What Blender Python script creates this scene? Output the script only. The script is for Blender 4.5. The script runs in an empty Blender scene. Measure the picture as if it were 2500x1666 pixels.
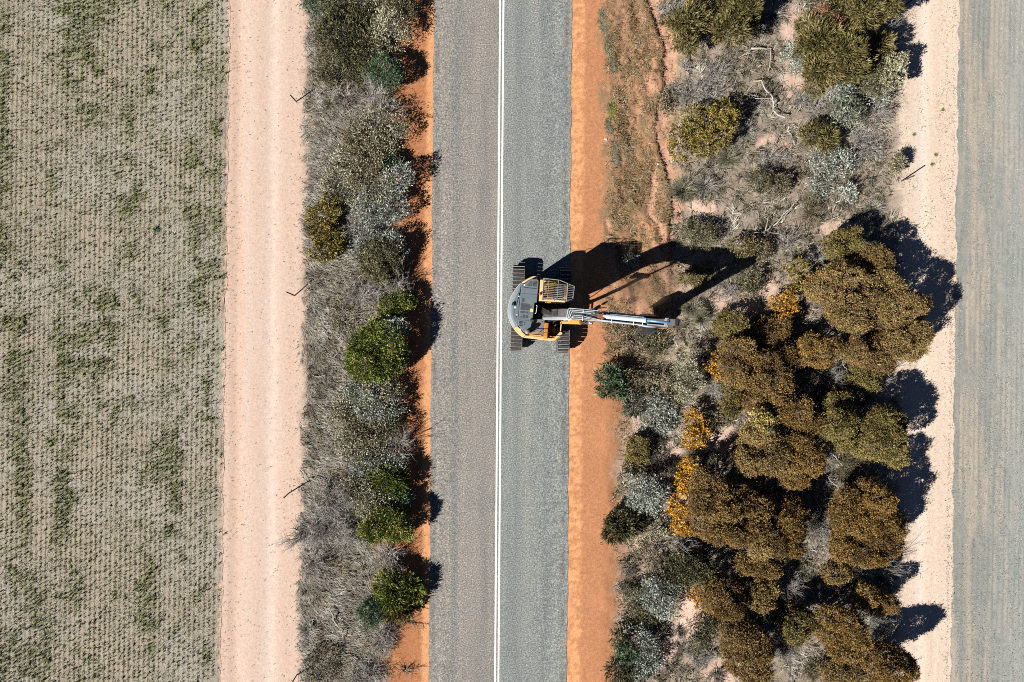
import bpy, bmesh, math, random
import numpy as np
from mathutils import Matrix, Vector

# ------------------------------------------------------------------ camera, sky, sun, exposure
SC = bpy.context.scene
COL = SC.collection
CAM_H = 36.0                      # the drone hovers 36 m above the road
PPM = 47.0                        # photograph pixels per metre on the ground
cam = bpy.data.cameras.new("camera")
cam.sensor_width = 36.0
cam.lens = 36.0 * CAM_H / (2500 / PPM)
cam.clip_end = 2000
camo = bpy.data.objects.new("camera", cam)
camo.location = (0, 0, CAM_H)
COL.objects.link(camo)
SC.camera = camo

SUN_EL = math.radians(37.0)
SH = math.radians(33.8)           # direction in which shadows fall, from +X towards +Y
world = bpy.data.worlds.new("World")
SC.world = world
world.use_nodes = True
wn = world.node_tree
bg = wn.nodes["Background"]
sky = wn.nodes.new("ShaderNodeTexSky")
sky.sky_type = 'NISHITA'
sky.sun_disc = False
sky.sun_elevation = SUN_EL
# sky sun sits at azimuth SH+180 deg; the texture measures rotation clockwise from +Y
sky.sun_rotation = math.radians(90) - (SH + math.pi)
wn.links.new(sky.outputs[0], bg.inputs[0])
sky.air_density = 0.28
sky.dust_density = 0.05
sky.ozone_density = 2.5
sky.altitude = 1500
bg.inputs[1].default_value = 0.05
sd = bpy.data.lights.new("sun", 'SUN')
sd.energy = 5.0
sd.angle = math.radians(0.5)
sd.color = (1.0, 0.945, 0.87)
so = bpy.data.objects.new("sun", sd)
light_dir = Vector((math.cos(SH) * math.cos(SUN_EL), math.sin(SH) * math.cos(SUN_EL), -math.sin(SUN_EL)))
so.rotation_euler = light_dir.to_track_quat('-Z', 'Y').to_euler()
so.location = (-30, -20, 40)
COL.objects.link(so)
SC.view_settings.view_transform = 'Standard'
SC.view_settings.look = 'None'
SC.view_settings.gamma = 1.0
SC.view_settings.exposure = 0.80
SC.cycles.filter_width = 1.0
SC.cycles.use_denoising = False
SC.cycles.max_bounces = 5
SC.cycles.diffuse_bounces = 1
SC.cycles.transparent_max_bounces = 8

# ------------------------------------------------------------------ helpers
def lin(c):
    """sRGB 0-255 triple to linear."""
    o = []
    for v in c:
        v /= 255.0
        o.append(v / 12.92 if v <= 0.04045 else ((v + 0.055) / 1.055) ** 2.4)
    return tuple(o)

def at(px, py, z=0.0):
    """Point at height z standing under a photograph pixel (2500 x 1666)."""
    k = (CAM_H - z) / CAM_H / PPM
    return np.array([(px - 1250) * k, (833 - py) * k, z])

def tag(o, label=None, cat=None, group=None, kind=None):
    if label: o["label"] = label
    if cat: o["category"] = cat
    if group: o["group"] = group
    if kind: o["kind"] = kind
    return o

def empty(name, loc, rz=0.0):
    o = bpy.data.objects.new(name, None)
    o.empty_display_size = 0.3
    o.location = loc
    o.rotation_euler = (0, 0, rz)
    COL.objects.link(o)
    return o

class G:
    """Small node-graph writer."""
    def __init__(s, name, rough=0.8, spec=0.3):
        s.m = bpy.data.materials.new(name)
        s.m.use_nodes = True
        s.t = s.m.node_tree
        s.b = s.t.nodes["Principled BSDF"]
        s.b.inputs["Roughness"].default_value = rough
        s.b.inputs["Specular IOR Level"].default_value = spec
    def n(s, kind, **kw):
        nd = s.t.nodes.new("ShaderNode" + kind)
        for k, v in kw.items(): setattr(nd, k, v)
        return nd
    def put(s, sock, v):
        if hasattr(v, "is_output"): s.t.links.new(v, sock)
        elif isinstance(v, (tuple, list)) and len(v) == 3 and sock.type == 'RGBA': sock.default_value = (*v, 1)
        else: sock.default_value = v
    def pos(s):
        return s.n("TexCoord").outputs["Object"]
    def map(s, vec, scale=(1, 1, 1), rot=(0, 0, 0), loc=(0, 0, 0)):
        nd = s.n("Mapping"); s.put(nd.inputs[0], vec)
        nd.inputs["Scale"].default_value = scale; nd.inputs["Rotation"].default_value = rot; nd.inputs["Location"].default_value = loc
        return nd.outputs[0]
    def noise(s, vec, scale, detail=3, rough=0.6, col=False):
        nd = s.n("TexNoise"); s.put(nd.inputs["Vector"], vec)
        nd.inputs["Scale"].default_value = scale; nd.inputs["Detail"].default_value = detail; nd.inputs["Roughness"].default_value = rough
        return nd.outputs["Color" if col else "Fac"]
    def voro(s, vec, scale, out="Distance"):
        nd = s.n("TexVoronoi"); s.put(nd.inputs["Vector"], vec); nd.inputs["Scale"].default_value = scale
        return nd.outputs[out]
    def math(s, op, a, b=0.0, clamp=False):
        nd = s.n("Math", operation=op); nd.use_clamp = clamp
        s.put(nd.inputs[0], a); s.put(nd.inputs[1], b)
        return nd.outputs[0]
    def step(s, v, lo, hi):
        nd = s.n("MapRange"); nd.interpolation_type = 'SMOOTHSTEP'
        s.put(nd.inputs[0], v); nd.inputs[1].default_value = lo; nd.inputs[2].default_value = hi
        return nd.outputs[0]
    def ramp(s, fac, stops):
        nd = s.n("ValToRGB"); cr = nd.color_ramp
        while len(cr.elements) < len(stops): cr.elements.new(0.5)
        for e, (p, c) in zip(cr.elements, stops):
            e.position = p; e.color = (*c, 1) if len(c) == 3 else c
        s.put(nd.inputs[0], fac)
        return nd.outputs[0]
    def mix(s, fac, a, b, mode='MIX'):
        nd = s.n("Mix"); nd.data_type = 'RGBA'; nd.blend_type = mode
        s.put(nd.inputs[0], fac); s.put(nd.inputs[6], a); s.put(nd.inputs[7], b)
        return nd.outputs[2]
    def attr(s, name, out="Fac"):
        nd = s.n("Attribute"); nd.attribute_name = name
        return nd.outputs[out]
    def sep(s, vec):
        nd = s.n("SeparateXYZ"); s.put(nd.inputs[0], vec); return nd.outputs
    def color(s, v): s.put(s.b.inputs["Base Color"], v)
    def bump(s, h, strength=0.5, dist=0.02):
        nd = s.n("Bump"); nd.inputs["Strength"].default_value = strength; nd.inputs["Distance"].default_value = dist
        s.put(nd.inputs["Height"], h); s.t.links.new(nd.outputs[0], s.b.inputs["Normal"])

class MB:
    """Collects polygons and links them as ONE mesh object."""
    def __init__(s): s.v = []; s.f = []; s.mi = []; s.M = Matrix.Identity(4); s.cur = 0
    def add(s, vs, fs):
        o = len(s.v)
        s.v += [tuple(s.M @ Vector(p)) for p in vs]
        s.f += [tuple(i + o for i in f) for f in fs]
        s.mi += [s.cur] * len(fs)
    def box(s, c, d, R=None):
        x, y, z = d[0] / 2, d[1] / 2, d[2] / 2
        vs = [Vector((i * x, j * y, k * z)) for k in (-1, 1) for i, j in ((-1, -1), (1, -1), (1, 1), (-1, 1))]
        if R is not None: vs = [R @ p for p in vs]
        s.add([p + Vector(c) for p in vs], [(3, 2, 1, 0), (4, 5, 6, 7), (0, 1, 5, 4), (1, 2, 6, 5), (2, 3, 7, 6), (3, 0, 4, 7)])
    def prism(s, poly, z0, z1, plane='xy', off=0.0, inset=None):
        """poly swept z0..z1; plane 'xz' sweeps along y. inset=(d,h): shrink the top by scaling towards the centroid."""
        n = len(poly)
        def pt(p, t): return (p[0], p[1], t) if plane == 'xy' else (p[0], t, p[1])
        vs = [pt(p, z0) for p in poly] + [pt(p, z1) for p in poly]
        fs = [tuple(range(n - 1, -1, -1)), tuple(range(n, 2 * n))] + [(i, (i + 1) % n, n + (i + 1) % n, n + i) for i in range(n)]
        s.add(vs, fs)
    def tube(s, pts, r, n=8, cap=True):
        pts = [Vector(p) for p in pts]
        rs = r if isinstance(r, (list, tuple)) else [r] * len(pts)
        vs = []; fs = []
        up = None
        for i, p in enumerate(pts):
            d = (pts[min(i + 1, len(pts) - 1)] - pts[max(i - 1, 0)]).normalized()
            if up is None:
                up = Vector((0, 0, 1)) if abs(d.z) < 0.9 else Vector((1, 0, 0))
            a = d.cross(up).normalized(); b = a.cross(d).normalized(); up = b
            for k in range(n):
                t = 2 * math.pi * k / n
                vs.append(p + a * math.cos(t) * rs[i] + b * math.sin(t) * rs[i])
        for i in range(len(pts) - 1):
            for k in range(n):
                fs.append((i * n + k, i * n + (k + 1) % n, (i + 1) * n + (k + 1) % n, (i + 1) * n + k))
        if cap:
            fs.append(tuple(range(n - 1, -1, -1))); fs.append(tuple((len(pts) - 1) * n + k for k in range(n)))
        s.add(vs, fs)
    def lathe(s, prof, c, axis='z', n=20):
        vs = []; fs = []
        for r, h in prof:
            for k in range(n):
                t = 2 * math.pi * k / n
                p = (r * math.cos(t), r * math.sin(t), h)
                if axis == 'y': p = (p[0], p[2], p[1])
                if axis == 'x': p = (p[2], p[0], p[1])
                vs.append((c[0] + p[0], c[1] + p[1], c[2] + p[2]))
        m = len(prof)
        for i in range(m - 1):
            for k in range(n):
                fs.append((i * n + k, i * n + (k + 1) % n, (i + 1) * n + (k + 1) % n, (i + 1) * n + k))
        fs.append(tuple(range(n - 1, -1, -1))); fs.append(tuple((m - 1) * n + k for k in range(n)))
        s.add(vs, fs)
    def build(s, name, mats, parent=None, bevel=0.0, smooth=False, seg=2):
        me = bpy.data.meshes.new(name)
        me.from_pydata(s.v, [], s.f)
        if not isinstance(mats, (list, tuple)): mats = [mats]
        for m in mats: me.materials.append(m)
        me.polygons.foreach_set("material_index", s.mi)
        bm = bmesh.new(); bm.from_mesh(me)
        bmesh.ops.recalc_face_normals(bm, faces=bm.faces); bm.to_mesh(me); bm.free()
        if smooth: me.polygons.foreach_set("use_smooth", [True] * len(me.polygons))
        o = bpy.data.objects.new(name, me)
        COL.objects.link(o)
        if parent: o.parent = parent
        if bevel:
            b = o.modifiers.new("bevel", 'BEVEL'); b.width = bevel; b.segments = seg; b.limit_method = 'ANGLE'; b.angle_limit = math.radians(35)
        return o

def np_mesh(name, V, F, mat, parent=None, tint=None, loop_tot=None):
    """Mesh object from numpy arrays; F is (n,3), (n,4) or a list of such arrays; tint is one float per vertex."""
    me = bpy.data.meshes.new(name)
    V = np.asarray(V, dtype=np.float32)
    Fs = F if isinstance(F, list) else [F]
    Fs = [np.asarray(f, dtype=np.int32) for f in Fs if len(f)]
    me.vertices.add(len(V)); me.vertices.foreach_set("co", V.ravel())
    idx = np.concatenate([f.ravel() for f in Fs])
    tot = np.concatenate([np.full(len(f), f.shape[1], np.int32) for f in Fs])
    st = np.concatenate([[0], np.cumsum(tot)[:-1]]).astype(np.int32)
    me.loops.add(len(idx)); me.loops.foreach_set("vertex_index", idx)
    me.polygons.add(len(tot)); me.polygons.foreach_set("loop_start", st); me.polygons.foreach_set("loop_total", tot)
    if tint is not None:
        tint = np.asarray(tint, dtype=np.float32)
        if tint.ndim == 1:
            a = me.attributes.new("tint", 'FLOAT', 'POINT'); a.data.foreach_set("value", tint)
        else:
            a = me.attributes.new("soil", 'FLOAT_COLOR', 'POINT'); a.data.foreach_set("color", np.concatenate([tint, np.ones((len(tint), 1), np.float32)], 1).ravel())
    me.materials.append(mat)
    me.update(calc_edges=True); me.validate()
    o = bpy.data.objects.new(name, me)
    COL.objects.link(o)
    if parent: o.parent = parent
    return o

def hash2(ix, iy, seed):
    h = (ix.astype(np.int64) * 374761393 + iy.astype(np.int64) * 668265263 + seed * 1442695041) & 0x7fffffff
    h = ((h ^ (h >> 13)) * 1274126177) & 0x7fffffff
    return ((h ^ (h >> 16)) & 0xffff) / 65535.0

def vnoise(x, y, scale=1.0, seed=0, octv=3):
    """Value noise 0..1 on arrays."""
    x = np.asarray(x, float) * scale; y = np.asarray(y, float) * scale
    out = np.zeros(np.broadcast(x, y).shape); amp = 1.0; tot = 0.0
    for o in range(octv):
        ix = np.floor(x); iy = np.floor(y); fx = x - ix; fy = y - iy
        fx = fx * fx * (3 - 2 * fx); fy = fy * fy * (3 - 2 * fy)
        a = hash2(ix, iy, seed + o); b = hash2(ix + 1, iy, seed + o); c = hash2(ix, iy + 1, seed + o); d = hash2(ix + 1, iy + 1, seed + o)
        out += amp * ((a * (1 - fx) + b * fx) * (1 - fy) + (c * (1 - fx) + d * fx) * fy)
        tot += amp; amp *= 0.5; x = x * 2.03 + 17.1; y = y * 2.03 + 5.7
    return out / tot

def sst(x, lo, hi):
    t = np.clip((x - lo) / (hi - lo), 0, 1)
    return t * t * (3 - 2 * t)

K = 0.0075                         # the road leans this much to the right per metre up the picture
def uu(x, y): return x - K * y

# ------------------------------------------------------------------ ground relief
GULLY = np.array([(1572, -60), (1578, 0), (1600, 60), (1622, 110), (1612, 150), (1622, 205), (1602, 250), (1598, 310), (1610, 380), (1622, 420), (1638, 480), (1632, 560), (1640, 640), (1640, 700)], float)
def gully_x(y):
    gy = (833 - GULLY[:, 1]) / PPM; gx = (GULLY[:, 0] - 1250) / PPM
    return np.interp(y, gy[::-1], gx[::-1])
FURROW = np.array([(1585, 400), (1588, 470), (1575, 520), (1600, 545), (1612, 600)], float)
FURROW2 = np.array([(1500, 420), (1515, 500), (1472, 540), (1488, 590)], float)
def line_x(L, y):
    gy = (833 - L[:, 1]) / PPM; gx = (L[:, 0] - 1250) / PPM
    return np.interp(y, gy[::-1], gx[::-1])
def height(x, y):
    x = np.asarray(x, float); y = np.asarray(y, float); u = uu(x, y)
    h = np.zeros(np.broadcast(x, y).shape)
    # right verge: shallow swale beside the shoulder, then scrub ground
    rv = sst(u, 4.4, 5.4) * (1 - sst(u, 19.6, 20.8))
    h += rv * (0.12 * (vnoise(x, y, 0.9, 11) - 0.5) + 0.05 * (vnoise(x, y, 4.0, 12, 2) - 0.5))
    sw = sst(u, 4.8, 5.6) * (1 - sst(u, 8.0, 9.0)) * sst(y, -3, 0)
    h += sw * (.16 * (vnoise(x * 1.6 + .4 * y, y * .6, 1.5, 14, 4) - .5) + .07 * (vnoise(x, y, 6.0, 15, 2) - .5))
    h -= 0.28 * sst(u, 4.8, 6.6) * (1 - sst(u, 8.2, 9.8))
    g = x - gully_x(y)
    up = sst(y, 3.0, 4.5)
    h -= up * 0.16 * sst(g, 0.0, 0.09) * (1 - sst(g, 0.55, 1.1))
    g2 = x - line_x(FURROW, y); h -= 0.08 * sst(g2, 0, 0.1) * (1 - sst(g2, 0.25, 0.5)) * sst(y, 4.6, 5.4) * (1 - sst(y, 8.6, 9.4))
    g3 = x - line_x(FURROW2, y); h -= 0.06 * sst(g3, 0, 0.1) * (1 - sst(g3, 0.2, 0.4)) * sst(y, 5.0, 5.6) * (1 - sst(y, 8.0, 8.6))
    # left verge
    lv = sst(u, -10.9, -10.0) * (1 - sst(u, -6.0, -5.0))
    h += lv * (0.16 * (vnoise(x, y, 0.8, 21) - 0.35) + 0.05 * (vnoise(x, y, 4.0, 22, 2) - 0.5))
    # wheel ruts of the sandy tracks
    for c, w, d in ((-12.55, 0.35, 0.03), (-14.3, 0.25, 0.03), (21.2, 0.3, 0.02)):
        h -= d * np.exp(-((u - c) / w) ** 2)
    return h

# ------------------------------------------------------------------ ground materials
def soil_material(name, speck=(0.55, 0.30), fine=30, spots=0.0, bump=0.35):
    g = G(name, 0.95, 0.15)
    p = g.pos()
    base = g.attr("soil", "Color")
    n1 = g.noise(p, fine, 3, 0.75)
    n2 = g.noise(p, fine * 0.27, 3, 0.65)
    lo, hi = 1 - speck[1], 1 + speck[1]
    m = g.math('ADD', g.math('MULTIPLY', n1, 0.65), g.math('MULTIPLY', n2, 0.35))
    f = g.ramp(m, [(0.30, (lo,) * 3), (0.5, (1, 1, 1)), (0.70, (hi,) * 3)])
    c = g.mix(1.0, base, f, 'MULTIPLY')
    if spots:
        v = g.noise(g.map(p, loc=(3.1, 7.7, 0)), 14, 2, 0.5)
        k = g.step(v, 0.67, 0.72)
        c = g.mix(g.math('MULTIPLY', k, spots), c, (0.12, 0.075, 0.05))
    g.color(c)
    g.bump(m, bump, 0.03)
    return g.m

M_TRACK = soil_material("pale_sand", (0.5, 0.30), 22, 0.5, 0.45)
M_SHOULD = soil_material("orange_gravel", (0.5, 0.5), 22, 0.12, 0.7)
M_VERGE = soil_material("verge_soil", (0.5, 0.42), 24, 0.3, 0.7)
M_FIELD = soil_material("stubble_soil", (0.5, 0.36), 30, 0.0, 0.6)

def C3(r, g, b): return np.array([r, g, b], float)
PALE = C3(.55, .428, .355); PALE2 = C3(.60, .515, .455); PINK = C3(.50, .335, .25)
ORANGE = C3(.42, .185, .088); ORANGE_L = C3(.61, .305, .145); GREYSAND = C3(.30, .245, .20); LITTER = C3(.19, .145, .092)
PINKCH = C3(.47, .27, .185)

def lerp(a, b, t):
    t = np.asarray(t)[..., None]
    return a * (1 - t) + b * t

BARE = [(1800, 735, 75, 34), (1868, 700, 34, 40), (1755, 1065, 42, 60), (1640, 1105, 26, 26), (1650, 1225, 30, 22), (1690, 1500, 40, 70), (1770, 1640, 60, 40), (1885, 360, 45, 30),
        (1930, 60, 30, 50), (1935, 200, 30, 60), (1640, 1590, 26, 40), (1830, 1340, 20, 14), (2050, 560, 60, 22), (1570, 1330, 30, 60), (2190, 940, 40, 60), (1720, 505, 40, 22), (1545, 1050, 20, 60)]
def bare_mask(x, y):
    m = np.zeros(np.broadcast(x, y).shape)
    for px, py, a, b in BARE:
        cx, cy = (px - 1250) / PPM, (833 - py) / PPM
        d = np.sqrt(((x - cx) / (a / PPM)) ** 2 + ((y - cy) / (b / PPM)) ** 2)
        m = np.maximum(m, 1 - sst(d, 0.6, 1.25))
    return m

def soil_colour(x, y):
    """Colour of the earth itself across the whole corridor."""
    u = uu(x, y)
    n = vnoise(x, y, 1.1, 31, 4); n2 = vnoise(x, y, 3.5, 33, 3); ns = vnoise(x * 4, y * 0.35, 1.0, 35, 3)
    c = np.zeros(u.shape + (3,)) + PALE
    # left field + left sandy track
    t = lerp(PALE * C3(.97, .97, .98), PALE * C3(.95, .87, .81), ns)
    t = lerp(t, PALE2, np.exp(-((u + 12.55) / 0.45) ** 2) * (.25 + .6 * n2))
    t = lerp(t, PALE2, np.exp(-((u + 13.75) / 0.28) ** 2) * 0.35)
    t = lerp(t, PALE * C3(.86, .70, .58), (np.exp(-((u + 14.2) / 0.28) ** 2) * 0.6 + np.exp(-((u + 13.1) / 0.12) ** 2) * 0.3 + np.exp(-((u + 14.62) / 0.09) ** 2) * 0.5) * (n2 * 1.1 - .1).clip(0, 1) * (.3 + .9 * ns))
    c = t
    # left verge
    w = sst(u + (n2 - .5) * 0.8, -11.1, -10.4)
    v = lerp(GREYSAND * .8, LITTER, n)
    v = lerp(v, ORANGE * .88, sst(u + (n - .5) * 2.2, -7.2, -5.9))
    c = lerp(c, v, w)
    # left shoulder, lighter wheel strip along the seal
    c = lerp(c, ORANGE_L, sst(u + (n2 - .5) * 0.35, -4.66, -4.42) * .85)
    # right shoulder
    s = lerp(ORANGE * C3(.93, .98, 1.0), ORANGE * C3(1.06, 1.12, 1.2), n)
    s = lerp(s, ORANGE_L, (1 - sst(u + (n2 - .5) * 0.3, 3.55, 3.75)) * (0.25 + 1.1 * sst(vnoise(x, y, 5.5, 37, 2), .35, .65)).clip(0, 1))
    c = lerp(c, s, sst(u, 1.0, 1.5))
    # swale: orange earth under mulched straw, pink washed channel
    sh = .65 * (1 - sst(y, -1, 3))
    w = sst(u - sh + (n - .5) * 1.0 + (n2 - .5) * .4, 4.3, 5.0)
    v = lerp(ORANGE * C3(.95, 1.15, 1.35), LITTER * C3(1.25, 1.1, .95), sst(n2, .35, .7) * sst(y, -1, 2))
    c = lerp(c, v, w)
    pk = sst(vnoise(x * 1.5 + .35 * y, y * .45, 1.3, 39, 4), .53, .68) * sst(y, -2, 1) * sst(u, 4.9, 5.8) * (1 - sst(u, 8.0, 8.8))
    c = lerp(c, PINKCH * C3(1.02, 1.0, .92), pk * .8)
    g = x - gully_x(y)
    ch = sst(g + (n2 - .5) * .15, -0.03, 0.1) * (1 - sst(g + (n2 - .5) * .4, 0.5, 0.95)) * sst(y, 3.2, 4.2)
    ch = np.maximum(ch, sst(x - line_x(FURROW, y), 0, .1) * (1 - sst(x - line_x(FURROW, y), .3, .6)) * sst(y, 4.8, 5.4) * (1 - sst(y, 8.4, 9.2)))
    ch = np.maximum(ch, sst(x - line_x(FURROW2, y), 0, .1) * (1 - sst(x - line_x(FURROW2, y), .2, .42)) * sst(y, 5.0, 5.6) * (1 - sst(y, 8.0, 8.6)))
    # scrub ground
    w = sst(u + (n - .5) * 1.6, 7.6, 9.3) + (1 - sst(y, -1.0, 1.0)) * sst(u + (n - .5) * 1.5, 5.2, 6.4)
    v = lerp(lerp(PINK * C3(.9, 1, 1.08), GREYSAND, sst(u, 6.2, 8.5)), LITTER * C3(1.0, 1.05, 1.15), sst(n2, .3, .75) * .7 * sst(u, 5.6, 7.6))
    v = lerp(v, PINK * C3(1.02, 1.1, 1.18), np.clip(bare_mask(x, y) * 1.1, 0, 1))
    c = lerp(c, v, np.clip(w, 0, 1))
    c = lerp(c, PINKCH, ch * .9)
    # right sandy track
    t = lerp(PALE * C3(1, 1.0, .96), PALE2 * C3(1.0, .97, .9), ns)
    t = lerp(t, PALE2 * 1.02, np.exp(-((u - 21.2) / 0.35) ** 2) * .7)
    c = lerp(c, t, sst(u + (n2 - .5) * 1.0, 19.4, 20.5))
    return c

def strip(name, u0, u1, z, mat, du=0.1, edge=(0.0, 0.0), hfun=height, col=soil_colour, k=K, ylim=160):
    """A long ground strip, finely gridded where it can be seen."""
    ys = np.concatenate([np.linspace(-ylim, -22, 12), np.arange(-20.5, 20.5, 0.1), np.linspace(22, ylim, 12)])
    n = max(2, int(round((u1 - u0) / du)) + 1)
    us = np.linspace(u0, u1, n)
    U, Y = np.meshgrid(us, ys)
    ew = (vnoise(Y * 0 + 3.3, Y, 1.3, 91, 4) - .5)
    U = U + np.where(np.isclose(U, u0), ew * edge[0], 0) + np.where(np.isclose(U, u1), ew * edge[1], 0)
    X = U + k * Y
    Z = z + (hfun(X, Y) if hfun else 0)
    V = np.stack([X, Y, Z + 0 * X], -1).reshape(-1, 3)
    r, c = len(ys), n
    i = (np.arange(r - 1)[:, None] * c + np.arange(c - 1)[None]).ravel()
    F = np.stack([i, i + 1, i + c + 1, i + c], 1)
    o = np_mesh(name, V, F, mat, tint=col(X, Y).reshape(-1, 3) if col else None)
    o["kind"] = "structure"
    return o

# far ground, one sheet reaching the horizon
g = G("far_ground", 0.95, 0.1)
p = g.pos()
g.color(g.ramp(g.noise(p, 0.05, 4), [(0.35, (.30, .25, .20)), (0.6, (.36, .32, .25))]))
mb = MB(); mb.add([(-900, -900, -.6), (900, -900, -.6), (900, 900, -.6), (-900, 900, -.6)], [(0, 1, 2, 3)])
tag(mb.build("ground", g.m), kind="structure")

def field_colour_left(x, y):
    u = x - 0.0135 * y
    n = vnoise(x, y, 0.35, 41, 4); n2 = vnoise(x, y, 5, 43, 3)
    row = 0.5 + 0.5 * np.cos((u + 0.012 * (n2 - .5)) * 2 * math.pi / ROW - 2 * math.pi * (-28.2 / ROW))
    a = lerp(C3(.295, .25, .19), C3(.36, .315, .25), n2)
    b = lerp(C3(.19, .16, .115), C3(.22, .20, .13), n)
    a = a * 1.02
    c = lerp(a, b * .55, row ** 6 * .95)
    c = lerp(c, C3(.34, .33, .30), sst(n, .50, .72) * .45)
    c = lerp(c, C3(.15, .17, .075), sst(vnoise(x * 1.5, y * .22, .6, 305, 3) * .55 + vnoise(x, y, 1.5, 306, 2) * .45, .50, .66) * .45)
    return lerp(c, PALE * C3(.97, .9, .84), sst(u + (n2 - .5) * .8, -15.15, -14.75))
ROW = 0.258
def field_colour_right(x, y):
    u = x - 0.012 * y
    n = vnoise(x, y, 0.5, 51, 4); n2 = vnoise(x, y, 5, 53, 3); ns = vnoise(x * 3.0, y * .25, 1.0, 55, 3)
    c = lerp(C3(.265, .27, .25), C3(.42, .36, .30), sst(ns * .7 + n * .3, .42, .66) * .8)
    c = lerp(c, C3(.33, .345, .34), sst(u, 24.0, 26.5) * .6) * .95  # milky haze towards the right edge, painted into the soil colour
    row = .5 + .5 * np.cos((u + .10 * (vnoise(x * .5, y, .4, 57, 2) - .5)) * 2 * math.pi / .27)
    c = lerp(c, c * C3(.66, .74, .72), row ** 3 * (.25 + .6 * sst(n, .35, .6)))
    return lerp(c, c * C3(.75, .82, .8), sst(n2, .5, .8) * .5)
hf = lambda x, y: 0.02 * (vnoise(x, y, 3, 61, 2) - .5)
strip("crop_field", -17 - 12, -14.9, 0.0, M_FIELD, 0.06, (0, 0.3), hf, field_colour_left, 0.0135)
strip("sandy_track", -15.6, -10.3, -0.012, M_TRACK, 0.1)
strip("left_verge", -10.9, -5.2, 0.012, M_VERGE, 0.1, (0.5, 0))
strip("left_road_shoulder", -5.2, -3.9, 0.012, M_SHOULD, 0.1)
strip("right_road_shoulder", 2.5, 4.7, 0.012, M_SHOULD, 0.1)
strip("right_verge", 4.7, 20.6, 0.012, M_VERGE, 0.1)
strip("farm_track", 20.6, 23.6, 0.012, M_TRACK, 0.1)
strip("ploughed_field", 23.0, 32.0, 0.022, M_FIELD, 0.08, (0.35, 0), hf, field_colour_right, 0.012)
# the fields go on far beyond the frame
for nm, a, b in (("crop_field_beyond", -400, -29), ("ploughed_field_beyond", 32, 400)):
    mb = MB(); mb.add([(a, -400, 0), (b, -400, 0), (b, 400, 0), (a, 400, 0)], [(0, 1, 2, 3)])
    gg = G(nm, .95, .1); gg.color(gg.ramp(gg.noise(gg.pos(), 0.6, 4), [(.35, (.26, .23, .18)), (.65, (.34, .31, .26))]))
    tag(mb.build(nm, gg.m), kind="structure")

# ------------------------------------------------------------------ sealed road and its centre line
RU0, RU1 = -4.19, 2.975
def road_material():
    g = G("chip_seal", 0.88, 0.25)
    p = g.pos(); s = g.sep(p)
    u = g.math('SUBTRACT', s[0], g.math('MULTIPLY', s[1], K))
    st = g.noise(g.map(p, scale=(1.1, .06, 1)), 1.6, 4)
    blot = g.noise(p, 0.9, 5, 0.65)
    c = g.ramp(g.math('ADD', g.math('MULTIPLY', st, .6), g.math('MULTIPLY', blot, .4)), [(.35, (.175, .178, .168)), (.5, (.225, .215, .20)), (.65, (.265, .242, .215))])
    # right lane is cooler and bluer than the left one
    c = g.mix(g.step(u, -.75, -.55), c, g.mix(1.0, c, (.93, 1.05, 1.11), 'MULTIPLY'))
    # polished wheel paths
    for cu, w, a in ((-2.9, .38, .35), (-1.3, .35, .18), (.25, .4, .3), (1.75, .4, .3)):
        d = g.math('ABSOLUTE', g.math('SUBTRACT', u, cu))
        k = g.math('MULTIPLY', g.math('SUBTRACT', 1.0, g.step(d, 0, w)), g.math('MULTIPLY', blot, a * 2.3))
        c = g.mix(k, c, (.125, .145, .15))
    # edges where the bitumen shows
    for cu in (-4.0, 2.72):
        d = g.math('ABSOLUTE', g.math('SUBTRACT', u, cu))
        k = g.math('MULTIPLY', g.math('SUBTRACT', 1.0, g.step(d, 0, .2)), g.step(blot, .42, .62))
        c = g.mix(g.math('MULTIPLY', k, .6), c, (.09, .10, .09))
    fine = g.noise(p, 15, 3, .85)
    fine2 = g.voro(p, 30, "Color")
    f = g.ramp(fine, [(.32, (.28, .28, .28)), (.46, (.82, .82, .82)), (.54, (1.1, 1.1, 1.1)), (.66, (2.2, 2.2, 2.1))])
    c = g.mix(1.0, c, f, 'MULTIPLY')
    k = g.step(g.noise(g.map(p, loc=(5, 2, 0)), 18, 1), .66, .72)
    c = g.mix(g.math('MULTIPLY', k, .45), c, (.06, .06, .06))
    # orange dust drifted onto the right-hand edge
    k = g.math('MULTIPLY', g.step(u, 2.2, 3.1), g.step(g.noise(p, 1.7, 5, .7), .5, .7))
    c = g.mix(g.math('MULTIPLY', k, .5), c, (.36, .21, .12))
    g.color(c); g.bump(fine, .6, .02)
    return g.m
def crown(x, y):
    u = uu(x, y); return 0.07 - 0.04 * ((u - (RU0 + RU1) / 2) / 3.6) ** 2
strip("road", RU0, RU1, 0.0, road_material(), 0.12, (0.14, 0.14), crown, None)
gp = G("road_paint", 0.6, 0.4)
p = gp.pos()
n = gp.noise(p, 24, 3, .7)
gp.color(gp.ramp(n, [(.30, (.30, .30, .30)), (.42, (.74, .74, .73)), (.7, (.84, .84, .83))])); gp.bump(n, .3, .01)
lm = []
for uc in (-0.748, -0.574):
    ys = np.concatenate([np.linspace(-160, -22, 8), np.arange(-20, 20.1, .25), np.linspace(22, 160, 8)])
    o = len(lm) and lm[0].shape[0]
    V = []
    for s_ in (-.046, .046):
        jit = (vnoise(ys, ys * 0 + uc * 9 + s_ * 40, 2.0, 71, 2) - .5) * .008
        x = uc + s_ + jit + K * ys
        V.append(np.stack([x, ys, crown(x, ys) + .004], 1))
    lm.append(np.concatenate(V))
n_ = len(ys)
V = np.concatenate(lm); F = []
for b_ in (0, 2 * n_):
    i = np.arange(n_ - 1)
    F.append(np.stack([b_ + i, b_ + n_ + i, b_ + n_ + i + 1, b_ + i + 1], 1))
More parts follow.
